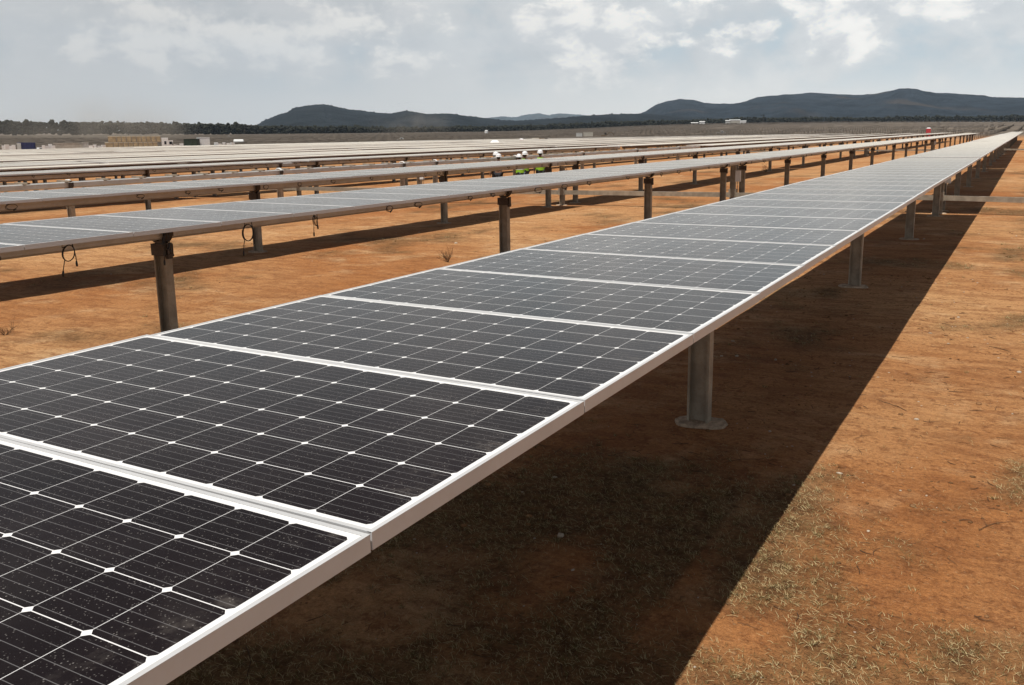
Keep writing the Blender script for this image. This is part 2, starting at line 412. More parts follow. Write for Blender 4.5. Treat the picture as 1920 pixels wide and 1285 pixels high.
def farglass(t, b):
    o = t.coord('Object'); rnd = t.rnd()
    n = t.noise(t.vm('ADD', o, t.comb(t.m('MULTIPLY', rnd, 90.0), 0.0, 0.0)), 1.2, 4, 0.6)
    c = t.mix(t.ss(n, .35, .65), (0.045, 0.041, 0.040), (0.075, 0.066, 0.06))
    t.l.new(c, b.inputs['Base Color'])
    b.inputs['IOR'].default_value = 1.36
    overdust(t, b, 0.0075)
M_farglass = material('dusty_solar_glass', rough=0.22, fn=farglass)

# ------------------------------------------------------------------ solar trackers
PITCH = 1.00944; HW = 0.978; HL = 0.5017
DRV = 26.1; BLOCK = 65.5
POSTS = [-28.1, -21.0, -13.9, -7.1, -1.02, 0.0, 1.02, 7.1, 13.9, 21.0, 28.1]
OFF = -0.614                      # the glass is centred a little short of the drive pile
def row_x(k): return -6.0 * (k - 1) - HW
def row_z(k): return 0.016 * max(-6.0 * (k - 1), -200)

def panel_mesh():
    return MB().box(-HW + .010, HW - .010, -HL + .010, HL - .010, -.0065, -.0022).mesh('solar_panel', M_cell)
def frame_mesh():
    b = MB(); L = .0115; T = .0018; H = .040
    for s in (-1, 1):
        x0, x1 = sorted((s * HW, s * (HW - T))); b.box(x0, x1, -HL, HL, -H, 0)                          # long outer wall
        x0, x1 = sorted((s * (HW - T), s * (HW - L))); b.box(x0, x1, -HL, HL, -.0021, 0)                # lip over the glass
        x0, x1 = sorted((s * (HW - T), s * (HW - .028))); b.box(x0, x1, -HL, HL, -H, -H + .002)         # bottom flange
        y0, y1 = sorted((s * HL, s * (HL - T))); b.box(-HW + T, HW - T, y0, y1, -H + .002, -.0001)
        y0, y1 = sorted((s * (HL - T), s * (HL - L))); b.box(-HW + L, HW - L, y0, y1, -.0021, -.0001)
    return b.mesh('panel_frame', M_alu)
ME_panel, ME_frame = panel_mesh(), frame_mesh()
def rail_mesh():
    b = MB(); b.box(-.24, .24, -.035, .035, -.048, -.041); b.box(-.24, .24, -.035, -.029, -.078, -.048); b.box(-.24, .24, .029, .035, -.078, -.048)
    for s in (-.16, .16): b.box(s - .012, s + .012, -.05, .05, -.085, -.078); b.cyl((s, .02, -.05), (s, .02, -.034), .006, 6)
    return b.mesh('mounting_rail', M_galv)
ME_rail = rail_mesh()
def tube_mesh(y0, y1):
    b = MB(); c = .022; h = .07; zc = -.155
    ring = [(-h + c, -h), (h - c, -h), (h, -h + c), (h, h - c), (h - c, h), (-h + c, h), (-h, h - c), (-h, -h + c)]
    V = [(x, y, zc + z) for y in (y0, y1) for x, z in ring]
    b.add(V, [(k, (k + 1) % 8, 8 + (k + 1) % 8, 8 + k) for k in range(8)] + [tuple(range(7, -1, -1)), tuple(range(8, 16))])
    return b
def hpost(b, h, ztop, w=.085, dpt=.047, tk=.006):
    """steel H pile, flanges facing the row's sides"""
    b.box(-w, -w + tk, -dpt, dpt, ztop - h, ztop); b.box(w - tk, w, -dpt, dpt, ztop - h, ztop)
    b.box(-w + tk, w - tk, -tk / 2, tk / 2, ztop - h, ztop - .001)
    for s in (-1, 1):
        x0, x1 = sorted((s * (w - tk), s * (w - tk - .004)))
        for e in (-1, 1):
            y0, y1 = sorted((e * dpt, e * (dpt - .012))); b.box(x0 - .008 * (s > 0), x1 + .008 * (s < 0), y0, y1, ztop - h + .002, ztop - .002)
def bearing_mesh():
    b = MB(); zc = -.155
    n = 14; R0, R1 = .088, .118
    for (y0, y1) in ((-.045, .045),):
        V = []
        for y in (y0, y1):
            for rr in (R0, R1):
                for k in range(n + 1):
                    a = math.pi + math.pi * k / n; V.append((math.cos(a) * rr * 1.12, y, zc + math.sin(a) * rr))
        q = n + 1
        F = []
        for k in range(n):
            F += [(k, k + 1, q + k + 1, q + k), (2 * q + k, 3 * q + k, 3 * q + k + 1, 2 * q + k + 1), (q + k, q + k + 1, 3 * q + k + 1, 3 * q + k), (k, 2 * q + k, 2 * q + k + 1, k + 1)]
        F += [(0, q, 3 * q, 2 * q), (n, 2 * q + n, 3 * q + n, q + n)]
        b.add(V, F)
    for s in (-1, 1):
        x0, x1 = sorted((s * .099, s * .135)); b.box(x0, x1, -.05, .05, zc - .035, zc + .055)
    b.box(-.105, .105, -.056, -.048, -.40, -.275); b.box(-.105, .105, .048, .056, -.40, -.275)
    b.box(.09, .122, -.03, .03, -.43, -.26)
    b.cyl((.106, -.05, -.40), (.106, .05, -.40), .014, 8)
    return b.mesh('bearing', [M_dark])
ME_bearing = bearing_mesh()
def arch_mesh():
    b = MB(); zc = -.155; pts = [(math.cos(math.pi * k / 12) * .115, 0, zc + math.sin(math.pi * k / 12) * .115) for k in range(13)]
    for y in (-.02, .02): b.tube([(p[0], y, p[2]) for p in pts], .016, 6)
    return b.mesh('bearing_strap', M_white)
ME_arch = arch_mesh()
def footing_mesh(seed):
    rr = random.Random(seed); b = MB(); n = 30; V = []
    prof = [1 + .10 * noise.noise(Vector((math.cos(6.283 * k / n) * 1.6, math.sin(6.283 * k / n) * 1.6, seed * 3.1))) + rr.uniform(-.02, .02) for k in range(n)]
    for rad, z in ((1.02, -.05), (1.0, .008), (.93, .020), (.6, .027), (.3, .024)):
        for k in range(n):
            a = 2 * math.pi * k / n; c_, s_ = math.cos(a), math.sin(a); q = 1 / (abs(c_) ** 3.2 + abs(s_) ** 3.2) ** (1 / 3.2)
            V.append((c_ * q * .205 * prof[k] * rad, s_ * q * .135 * prof[k] * rad, z + rr.uniform(-.004, .004)))
    F = [(i * n + k, i * n + (k + 1) % n, (i + 1) * n + (k + 1) % n, (i + 1) * n + k) for i in range(4) for k in range(n)] + [tuple(4 * n + k for k in range(n))]
    return b.add(V, F).mesh('concrete_footing', M_conc)
ME_foot = [footing_mesh(i) for i in range(4)]
def coil_mesh(seed, size=1.0):
    """looped cable with two plugs hanging below the frame"""
    rr = random.Random(seed); b = MB(); pts = []
    ax, az_ = .055 * size, .075 * size; cx = rr.uniform(-.01, .01); tilt = rr.uniform(-.4, .4)
    pts.append((0.0, -.03, 0.0)); pts.append((0.0, -.035, -.03))
    for k in range(40):
        a = math.pi / 2 + k / 39 * math.pi * 2 * 2.4
        g = 1 + .10 * math.sin(k * .37 + seed)
        xx = math.cos(a) * ax * g; zz = math.sin(a) * az_ * g
        pts.append((.012 * math.sin(k * .3), cx + xx * math.cos(tilt) + zz * math.sin(tilt) * .4, -.095 * size + zz))
    e = pts[-1]; pts += [(e[0], e[1] - .012, e[2] - .05), (e[0] + .004, e[1] - .022, e[2] - .10 * size)]
    b.tube(pts, .0042, 6); e = Vector(pts[-1]); b.tube([e, e + Vector((0, -.003, -.022)), e + Vector((0, -.004, -.05))], [.0065, .010, .008], 7)
    p2 = [(0.004, .045, 0.0), (.004, .055, -.06), (.0, .062, -.12 * size), (0, .063, -.17 * size)]
    b.tube(p2, .0042, 6); e = Vector(p2[-1]); b.tube([e, e + Vector((0, 0, -.02)), e + Vector((0, .001, -.045))], [.0065, .010, .008], 7)
    return b.mesh('cable_coil', M_rubber, smooth=True)
ME_coil = [coil_mesh(i, s) for i, s in enumerate((1.15, 1.0, .9, 1.1, .8))]
def smallcoil_mesh(seed):
    rr = random.Random(seed); b = MB(); pts = [(0, -.06, 0), (0, -.05, -.02)]
    for k in range(18):
        a = math.pi / 2 + k / 17 * math.pi * 3.2; pts.append((.006 * math.sin(k), math.cos(a) * (.045 + .01 * seed) + (.03 * k / 17), -.042 - .004 * seed + math.sin(a) * (.018 + .006 * seed)))
    b.tube(pts, .0045, 5); e = Vector(pts[-1]); b.tube([e, e + Vector((0, -.04, -.02))], [.01, .008], 6)
    return b.mesh('cable_coil', M_rubber, smooth=True)
ME_scoil = [smallcoil_mesh(i) for i in range(5)]

DZ = [0.0012, 0.0014, -0.0017, -0.0023, -0.0013, -0.0007, -0.0013, -0.0017, -0.0017, -0.0013, 0.0001, 0.0028, 0.0064]
DT = [-0.0129, -0.0058, -0.0064, -0.0032, -0.0006, 0.0021, 0.0033, 0.0039, 0.0036, 0.0036, 0.0044, 0.0043, 0.0035]
ORD = ['nearest', 'second', 'third', 'fourth', 'fifth', 'sixth', 'seventh', 'eighth', 'ninth', 'tenth', 'eleventh', 'twelfth', 'thirteenth', 'fourteenth', 'fifteenth', 'sixteenth',
       'seventeenth', 'eighteenth', 'nineteenth', 'twentieth', 'twenty-first', 'twenty-second', 'twenty-third', 'twenty-fourth', 'twenty-fifth', 'twenty-sixth', 'twenty-seventh',
       'twenty-eighth', 'twenty-ninth', 'thirtieth', 'thirty-first']
SEC = ['front section', 'second section back', 'third section back', 'rearmost section']
GROUP = 'solar trackers in parallel rows across the plain'

def tracker(k, j, label, panels=True, tilt=0.0, coils='none', last=None, rails=False, first=None):
    xc, y0, z0 = row_x(k), DRV + BLOCK * j, row_z(k)
    root = link('solar_tracker', None, None, (xc, y0, z0)); tag(root, label, 'solar tracker', GROUP)
    rr = random.Random(k * 10 + j)
    ymax = 32.55 if last is None else last - y0
    tilt_q = -tilt
    if panels:
        i = 0
        for side in (-1, 1):
            for q in range(32):
                yl = side * (.25 + PITCH * (q + .5)) + OFF
                if yl > ymax: continue
                ys = yl + y0; tt, dz = tilt + rr.gauss(0, .0012), rr.gauss(0, .0008)
                if k == 1 and j == 0:
                    f = ys / PITCH
                    g = lambda A: float(np.interp(f, range(len(A)), A))
                    tt, dz = .0065 + g(DT), g(DZ) if f < 12 else .0064 * max(0, 1 - (f - 12) / 8)
                p = link('solar_panel', ME_panel, root, (0, yl, dz), (rr.gauss(0, .0012), -tt, 0)); i += 1
                link('panel_frame', ME_frame, p)
                if coils != 'none':
                    if coils == 'big' and 3 < ys < 7.0:
                        link('cable_coil', ME_coil[i % 5], p, (HW - .05, rr.uniform(-.16, -.06), -.04), (0, 0, rr.uniform(-.5, .5)))
                    elif rr.random() < (.75 if coils == 'small' or ys < 30 else .4):
                        link('cable_coil', ME_scoil[i % 5], p, (HW - .06, rr.uniform(-.3, .3), -.035), (0, 0, rr.uniform(-.4, .4)))
    T = tube_mesh(-32.3, min(ymax, 32.3)).build('torque_tube', M_tube, root, rot=(0, 0, 0))
    if rails:
        n = 0
        for q in range(-32, 33):
            yl = q * PITCH + (.25 if q > 0 else -.25 if q < 0 else 0) + OFF
            if first is not None and yl + y0 < first or yl > ymax: continue
            if n < 100: link('mounting_rail', ME_rail, root, (0, yl, -.004), (0, -tilt, 0)); n += 1
    for q, yp in enumerate(POSTS):
        if yp > ymax + 1: continue
        x, y = xc, y0 + yp; zb = zg(x, y) - z0; top = -.272
        if q == 5: top = -.24
        b = MB(); hpost(b, top - zb + .1, top)
        if q == 5: b.box(-.11, .11, -.09, .09, zb + .36, zb + .62)                     # gear housing on the drive pile
        po = b.build('post', M_galv, root, (0, yp, 0))
        link('concrete_footing', ME_foot[(q + k) % 4], po, (rr.uniform(-.02, .02), 0, zb), (0, 0, rr.uniform(-.3, .3)))
        if q != 5:
            link('bearing', ME_bearing, po)
            if not panels: link('bearing_strap', ME_arch, po)
        else:
            MB().box(.10, .26, -.12, -.04, -.72, -.38).build('control_box', M_white, po)
            pts = [(.15, -.04, -.3), (.19, 0, -.38), (.17, .03, -.55), (.12, .06, -.8), (.14, .05, zb + .5), (.1, .05, zb + .4)]
            MB().tube(pts, .009, 6).build('drive_cable', M_rubber, po)
    return root

def simple_mesh(panels, n_first=-32, n_last=32, alt=0):
    """a whole distant tracker as one mesh: glass, frames, torque tube, piles"""
    b = MB()
    if panels:
        for q in range(n_first, n_last):
            yc = (q + .5) * PITCH + (.25 if q >= 0 else -.25) + OFF
            b.box(-HW + .011, HW - .011, yc - HL + .011, yc + HL - .011, -.03, -.002, 0)
            for s in (-1, 1):
                x0, x1 = sorted((s * HW, s * (HW - .0115))); b.box(x0, x1, yc - HL, yc + HL, -.04, 0, 1)
                ya, yb = sorted((yc + s * HL, yc + s * (HL - .0115))); b.box(-HW + .0115, HW - .0115, ya, yb, -.04, 0, 1)
    y0, y1 = n_first * PITCH - .2, n_last * PITCH + .2
    tb = tube_mesh(y0, y1); b.add(np.concatenate(tb.v), tb.f, 2)
    for yp in POSTS:
        if not (y0 - 1 < yp < y1 + 1): continue
        h = MB(); hpost(h, 1.6, -.25); V = np.concatenate(h.v); V[:, 1] += yp; b.add(V, h.f, 2)
        b.box(-.12, .12, yp - .05, yp + .05, -.36, -.22, 3)
    return b.mesh('solar_tracker', [M_farglass, M_alu, M_farsteel, M_dark])
ME_simple = simple_mesh(True)
ME_bare = simple_mesh(False)

tracker(1, 0, 'nearest solar tracker, its dark cells and white frames filling the foreground', tilt=.006, coils='none')
tracker(1, 1, 'second stretch of the nearest row, beyond the first break in it', tilt=-.006)
tracker(2, 0, 'tracker behind the nearest row, with looped black cables hanging under it', coils='big', tilt=.004)
tracker(2, 1, 'second stretch of the second row, running on past its kink', tilt=.008)
tracker(3, 0, 'third row tracker, its panels crossing in front of the workers in helmets', coils='small', tilt=.002)
tracker(3, 1, 'second stretch of the third row from the camera', tilt=.006)
tracker(4, 0, 'bare torque tube without panels, fourth row, right behind the workers', panels=False, rails=True, first=-7)
tracker(5, 0, 'tracker right behind the bare panel-less tube, small cable loops under it', coils='small', tilt=.010)
for k, j in [(1, 2), (2, 2), (3, 2), (4, 1), (4, 2), (5, 1), (5, 2)] + [(k, j) for k in range(6, 32) for j in range(0, 4 if k > 7 else 3)]:
    xc, y0 = row_x(k), DRV + BLOCK * j
    if not (k in (1, 2, 3)):                      # leave out whole sections that lie outside the picture on the left
        a = math.degrees(math.atan2(-(xc - CP.x), y0 + 33 - CP.y))
        if a > 60.5: continue
    me = ME_simple
    if (k, j) == (2, 2): me = simple_mesh(True, -32, 2)
    rr = random.Random(k * 77 + j)
    o = link('solar_tracker', me, None, (xc, y0, row_z(k) + rr.uniform(-.03, .03)), (rr.gauss(0, .0004), -rr.gauss(.004, .010), 0))
    tag(o, f'long pale tracker in the {ORD[k - 1]} row from the camera, {SEC[j]}', 'solar tracker', GROUP)

# drive rods that link the rows, knee high, across the whole field
for j, yy in enumerate((DRV, DRV + BLOCK)):
    b = MB(); xs = [16, -.98, -6.98, -12.98, -18.98, -42, -90, -150] if j == 0 else [30, -.98, -12.98, -42, -90, -150]
    for a, c in zip(xs[:-1], xs[1:]):
        za, zc = zg_plane(a, yy) + .44, zg_plane(c, yy) + .44
        V = [(a, yy + dy, za + dz_) for dy, dz_ in ((-.06, -.07), (.06, -.07), (.06, .07), (-.06, .07))] + [(c, yy + dy, zc + dz_) for dy, dz_ in ((-.06, -.07), (.06, -.07), (.06, .07), (-.06, .07))]
        b.add(V, [(0, 1, 5, 4), (1, 2, 6, 5), (2, 3, 7, 6), (3, 0, 4, 7), (0, 3, 2, 1), (4, 5, 6, 7)])
        b.tube([(a, yy + .16, za - .05), (c, yy + .16, zc - .05)], .018, 6)
    o = b.build('drive_rod', M_galv)
    tag(o, ['long galvanised rod running knee high across the rows, the nearer one', 'far galvanised rod crossing under the rows in the distance'][j], 'drive rod', 'drive rods linking the rows')

# far part of the plant: bare tubes and piles without number
def far_field():
    boxes = []
    def bx(x0, x1, y0, y1, z0, z1): boxes.append((x0, x1, y0, y1, z0, z1))
    rr = random.Random(5)
    for k in range(0, 110):
        xc = 36 - 6.5 * k
        ys = 160 if False else (190 if xc > -48 else 255)
        if xc < -200: ys = 60
        y = ys + rr.uniform(0, 5)
        while y < 1250:
            r = math.hypot(xc, y); a = math.degrees(math.atan2(-xc, y))
            fz, fd = foot(a)
            if r > fd - 60 or not (-6 < a < 62): y += 33; continue
            if r < 262 and xc < -48: y += 33; continue
            if rr.random() < .9:
                for q in range(4):
                    z = zg(xc, y + 8 * q); bx(xc - .07, xc + .07, y + 8 * q, y + 8 * q + 8, z + 1.2, z + 1.34)
                    if r < 700: bx(xc - .08, xc + .08, y + 8 * q, y + 8 * q + .09, z, z + 1.2)
                if rr.random() < (.35 if xc < -200 else .08):
                    z = zg(xc, y + 16) + 1.4; bx(xc - .98, xc + .98, y, y + 32, z, z + .04)
            y += 33
    B = np.array(boxes); n = len(B); V = np.zeros((n, 8, 3))
    for c in range(8):
        V[:, c, 0] = B[:, 0 + (c & 1)]; V[:, c, 1] = B[:, 2 + (c >> 1 & 1)]; V[:, c, 2] = B[:, 4 + (c >> 2)]
    F = np.array([(0, 2, 3, 1), (4, 5, 7, 6), (0, 1, 5, 4), (2, 6, 7, 3), (0, 4, 6, 2), (1, 3, 7, 5)])
    F = (F[None] + np.arange(n)[:, None, None] * 8).reshape(-1, 4)
    o = link('far_trackers', fast_mesh('far_trackers', V.reshape(-1, 3), F, M_farsteel))
    tag(o, 'grey haze of countless bare tracker tubes and piles on the far plain', 'solar trackers', kind='stuff')
far_field()
# ------------------------------------------------------------------ vegetation and litter
def leafy(base, dark=.5):
    def fn(t, b):
        n = t.noise(t.pos(), 1.3, 4, .7)
        t.l.new(t.mix(t.ss(n, .35, .65), tuple(v * dark for v in base), base), b.inputs['Base Color'])
    return fn
M_straw = material('dry_straw', (0.50, 0.39, 0.205), 0.8, spec=.2)
M_grass = material('faded_green_grass', (0.150, 0.122, 0.045), 0.8, spec=.2)
M_brown = material('brown_dead_grass', (0.20, 0.125, 0.055), 0.9, spec=.1)
M_twig = material('dry_twig', (0.10, 0.058, 0.034), 0.9, spec=.1)
M_stone = material('pale_stone', (0.55, 0.45, 0.34), 0.9, 0, vary(.3, 30, (.4, .22, .12), .5, .4, 'Generated'))
M_clod = material('soil_clod', (0.20, 0.088, 0.038), 1.0, spec=.05, fn=leafy((0.36, 0.19, 0.09), .35))

def blades():
    P = []; rr = random.Random(3)
    def scatter(n, x0, x1, y0, y1, size, dens=1.0):
        c = 0
        for _ in range(n):
            x = rr.uniform(x0, x1); y = y0 + (y1 - y0) * rr.random() ** 1.35
            p = patch(x, y)
            cl = noise.noise(Vector((x * 5.1, y * 5.1, 9))) * .5 + .5
            if rr.random() > (p * (.35 + 1.1 * cl) + .012) * dens: continue
            P.append((x, y, size, p)); c += 1
    scatter(190000, -3.2, 1.9, .3, 6.0, 1.0)
    scatter(90000, -2.6, 3.5, 5.0, 16.0, 1.15, .9)
    scatter(100000, -6.6, -1.8, 1.5, 20.0, 1.2, .9)
    scatter(30000, -14.5, -6.0, 6, 34.0, 1.6, .6)
    scatter(16000, -1.0, 6, 14, 60.0, 2.2, .7)
    def tufts(n, x0, x1, y0, y1, size, dens):
        for _ in range(n):
            x = rr.uniform(x0, x1); y = y0 + (y1 - y0) * rr.random() ** 1.2; p = patch(x, y)
            if rr.random() > (p ** 1.5 * 1.1 + .015) * dens: continue
            rad = rr.uniform(.008, .035) * size; fresh = rr.random() < .45
            for _k in range(rr.randint(12, 34)):
                q = rr.uniform(0, 6.283); u = rad * rr.random() ** .6; P.append((x + math.cos(q) * u, y + math.sin(q) * u, size * (.8 + .5 * rr.random()), p, q + rr.gauss(0, .5), fresh))
    tufts(4200, -3.2, 2.4, .3, 5.0, 1.0, 1.0); tufts(1800, -2.6, 3.5, 4.0, 16.0, 1.2, .9); tufts(2600, -6.6, -1.8, 1.5, 20.0, 1.3, 1.0); tufts(1500, -14.5, -6, 6, 34, 1.7, .8); tufts(900, -1, 6, 14, 60, 2.4, .9)
    n = len(P); V = np.zeros((n, 6, 3)); mi = []
    for i, rec in enumerate(P):
        x, y, sz, p = rec[:4]; inT = len(rec) > 4
        lying = rr.random() < (.12 if inT else .70); a = rec[4] if inT else rr.uniform(0, 6.283)
        L = rr.uniform(.010, .033) * sz * (1.25 if lying else .75) * (1.5 if rr.random() < .05 else 1); wd = rr.uniform(.0006, .0012) * sz
        z = zg(x, y) + .001
        dx, dy = math.cos(a), math.sin(a); px_, py_ = -dy * wd, dx * wd
        if lying: h1, h2 = rr.uniform(.002, .010), rr.uniform(.0, .016)
        else: h1, h2 = L * rr.uniform(.25, .45), L * rr.uniform(.5, .95)
        k1, k2 = (.5, 1.0) if lying else (.2, .65); bend = rr.uniform(-.3, .3) * L
        pts = [(x, y, z), (x + dx * L * k1 - dy * bend * .3, y + dy * L * k1 + dx * bend * .3, z + h1), (x + dx * L * k2 - dy * bend, y + dy * L * k2 + dx * bend, z + h2)]
        for q, (X, Y, Z) in enumerate(pts):
            f = (1, .9, .25)[q]
            V[i, q * 2] = (X + px_ * f, Y + py_ * f, Z); V[i, q * 2 + 1] = (X - px_ * f, Y - py_ * f, Z + wd * .6)
        u = rr.random(); m = 0 if u < (.48 if lying else .26) else (1 if u < (.80 if inT and rec[5] else .58) else 2); mi += [m, m]
    base = np.arange(n)[:, None, None] * 6; F = (np.array([[(0, 1, 3, 2), (2, 3, 5, 4)]]) + base).reshape(-1, 4)
    tag(link('dry_grass', fast_mesh('dry_grass', V.reshape(-1, 3), F, [M_straw, M_grass, M_brown], mi)), 'thin dry grass and straw scattered over the red soil', 'dry grass', kind='stuff')
blades()

def litter():
    rr = random.Random(11)
    b = MB()
    for i in range(700):
        if i < 430: x = rr.uniform(-2.2, 3.2); y = .8 + 10 * rr.random() ** 1.5
        else: x = rr.uniform(-6.4, -2); y = rr.uniform(2, 18)
        L = rr.uniform(.04, .13) * (1 if rr.random() < .93 else 3.2); a = rr.gauss(.0, .9); r = rr.uniform(.0010, .0024) * (1 + y * .05)
        pts = []; q = a
        for k in range(4):
            pts.append((x, y, zg(x, y) + r + rr.uniform(0, .006))); x += math.cos(q) * L / 3; y += math.sin(q) * L / 3; q += rr.uniform(-.5, .5)
        b.tube(pts, [r, r, r * .8, r * .4], 4)
        if L > .12:
            p = Vector(pts[1]); e = p + Vector((math.cos(q + .8) * L * .4, math.sin(q + .8) * L * .4, rr.uniform(0, .03))); b.tube([p, e], [r * .7, r * .3], 4)
    tag(b.build('fallen_twigs', M_twig), 'dark broken twigs strewn on the soil', 'twigs', kind='stuff')
    ico = [(0, 0, 1), (.894, 0, .447), (.276, .851, .447), (-.724, .526, .447), (-.724, -.526, .447), (.276, -.851, .447), (.724, .526, -.447), (-.276, .851, -.447), (-.894, 0, -.447), (-.276, -.851, -.447), (.724, -.526, -.447), (0, 0, -1)]
    IF = np.array([(0, 1, 2), (0, 2, 3), (0, 3, 4), (0, 4, 5), (0, 5, 1), (1, 6, 2), (2, 7, 3), (3, 8, 4), (4, 9, 5), (5, 10, 1), (6, 7, 2), (7, 8, 3), (8, 9, 4), (9, 10, 5), (10, 6, 1), (11, 7, 6), (11, 8, 7), (11, 9, 8), (11, 10, 9), (11, 6, 10)])
    ico = np.array(ico); VV = []; mi = []; n = 0
    for i in range(15000):
        u = rr.random()
        if u < .5: x = rr.uniform(-2.4, 3.4); y = .6 + 13 * rr.random() ** 1.4
        elif u < .85: x = rr.uniform(-6.6, -1.9); y = 1.5 + 18 * rr.random() ** 1.2
        else: x = rr.uniform(-14, 5); y = rr.uniform(8, 34)
        if noise.noise(Vector((x * .8, y * .8, 31))) < rr.uniform(-.5, .35): continue
        s = math.exp(rr.gauss(-5.3, .5)) * (1 + y * .035)
        sc = np.array([s * rr.uniform(.8, 1.5), s * rr.uniform(.8, 1.4), s * rr.uniform(.35, .7)])
        VV.append(ico * sc * rng.uniform(.75, 1.2, (12, 1)) + np.array([x, y, zg(x, y) + sc[2] * .3])); mi += [1 if rr.random() < .1 else 0] * 20; n += 1
    F = (IF[None] + np.arange(n)[:, None, None] * 12).reshape(-1, 3)
    tag(link('soil_clods', fast_mesh('soil_clods', np.concatenate(VV), F, [M_clod, M_stone], mi)), 'small crumbs of red soil and gravel', 'soil crumbs', kind='stuff')
litter()

def ground_hit(px, py):
    d_ = pix_dir(px, py); lo, hi = 0.5, 4000
    for _ in range(60):
        m_ = (lo + hi) / 2; p = CP + d_ * m_
        if p.z > zg(p.x, p.y): lo = m_
        else: hi = m_
    p = CP + d_ * lo; return p.x, p.y
def bush(px, py, h, label, seed, n=16, spread=.5, mats=M_twig):
    x, y = ground_hit(px, py); rr = random.Random(seed); b = MB()
    def br(p, v, L, r, dep):
        pts = [p]
        for k in range(3):
            v = (v + Vector((rr.uniform(-.3, .3), rr.uniform(-.3, .3), rr.uniform(-.1, .25)))).normalized(); pts.append(pts[-1] + v * L / 3)
        b.tube(pts, [r, r * .85, r * .7, r * .5], 4)
        if dep:
            for k in range(3): br(pts[rr.choice((1, 2, 3))], (v + Vector((rr.uniform(-.9, .9), rr.uniform(-.9, .9), rr.uniform(-.3, .4)))).normalized(), L * .6, r * .55, dep - 1)
    for k in range(n):
        a = rr.uniform(0, 6.28); v = Vector((math.cos(a) * spread, math.sin(a) * spread, rr.uniform(.5, 1))).normalized(); br(Vector((0, 0, -.01)), v, h * rr.uniform(.4, .75), .0035 * (h / .3), 2)
    return tag(b.build('dry_bush', mats, None, (x, y, zg(x, y))), label, 'dry bush', 'leafless bushes between the rows')
bush(840, 492, .30, 'leafless brown bush just behind the edge of the nearest row', 1, 16, .55)
bush(1436, 323, .55, 'leafless bush by the third row, small and far off', 2, 14, .6)
bush(10, 628, .20, 'dry bush cut by the left edge of the picture, low and grassy', 3, 14, 1.0)
bush(1160, 540, .01, 'tiny dry bush', 4, 1) if False else None
x, y = ground_hit(855, 457)
MB().add([(math.cos(k * 1.047) * .045 * f, math.sin(k * 1.047) * .035 * f, z) for f, z in ((1, -.01), (.9, .02), (.3, .032)) for k in range(6)],
         [(i * 6 + k, i * 6 + (k + 1) % 6, (i + 1) * 6 + (k + 1) % 6, (i + 1) * 6 + k) for i in range(2) for k in range(6)] + [(12, 13, 14, 15, 16, 17)]).build('stone', M_stone, None, (x, y, zg(x, y)))
tag(bpy.data.objects['stone'], 'single pale stone on the red soil behind the nearest row', 'stone')

# ------------------------------------------------------------------ trees on the skyline
M_leafA = material('dark_tree_leaves', (0.030, 0.034, 0.020), 0.9, spec=.1, fn=leafy((0.030, 0.031, 0.021)))
M_bark = material('grey_bark', (0.12, 0.095, 0.07), 0.95)
def ico2():
    bm = bmesh.new(); bmesh.ops.create_icosphere(bm, subdivisions=2, radius=1); V = np.array([v.co[:] for v in bm.verts]); F = np.array([[v.index for v in f.verts] for f in bm.faces]); bm.free(); return V, F
IV, IF2 = ico2()
def crown_blob(rr, c, rad, flat=.75, leafs=True):
    """one leaf clump: a torn, faceted mass"""
    k = rng.uniform(.62, 1.18, (len(IV), 1)); V = IV * k * np.array([rad, rad, rad * flat]) + np.array(c)
    return V
def wood(pxs, tops, depth_rows, seed, label, R0off=0, spacing=5.0, name='forest'):
    rr = random.Random(seed); VV = []; n = 0
    a0 = math.degrees(pix_azel(pxs[0], 240)[0]); a1 = math.degrees(pix_azel(pxs[-1], 240)[0])
    tops_a = [math.degrees(pix_azel(p, 240)[0]) for p in pxs]; tz = []
    for p, tpy in zip(pxs, tops):
        dd = pix_dir(p, tpy); tz.append(dd.z / math.hypot(dd.x, dd.y))
    for row in range(depth_rows):
        a = a0
        while a > a1:
            fz, fd = foot(a); r = fd + R0off + row * 14 + rr.uniform(-5, 5)
            slope = float(np.interp(-a, [-q for q in tops_a], tz)); ztop = CP.z + slope * r
            x = CP.x - math.sin(R(a)) * r; y = CP.y + math.cos(R(a)) * r; zb = fz - .5
            hgt = max(2.0, (ztop - zb)) * rr.uniform(.74, 1.0) * (1.13 if rr.random() < .10 else 1)
            wd = rr.uniform(1.5, 2.9)
            for q in range(4):
                rad = wd * rr.uniform(.65, 1.1); cz = zb + hgt - rad * .7 if q == 0 else zb + hgt * (.15 + .25 * q) * rr.uniform(.6, 1)
                VV.append(crown_blob(rr, (x + rr.uniform(-2, 2), y + rr.uniform(-2, 2), cz), rad, rr.uniform(.6, 1.0))); n += 1
            a -= math.degrees(spacing * rr.uniform(.6, 1.4) / r)
    F = (IF2[None] + np.arange(n)[:, None, None] * len(IV)).reshape(-1, 3)
    tag(link(name, fast_mesh(name, np.concatenate(VV), F, M_leafA)), label, 'forest', kind='stuff')
wood([-60, 100, 300, 440, 480, 560, 700], [225, 227, 229.5, 232, 235, 236, 237], 5, 1, 'dark wood along the horizon on the left', spacing=2.8)
wood([640, 800, 900, 1000, 1100, 1200, 1300, 1390], [238, 237, 236, 234, 229.5, 226, 224, 222], 4, 2, 'dark scrub at the foot of the left hill', spacing=3.6)
wood([1380, 1450, 1560, 1620, 1700, 1800, 1920, 2000], [219.5, 220, 219, 220, 217.5, 217, 216, 216], 4, 3, 'dark line of trees under the right hill', spacing=4.4)

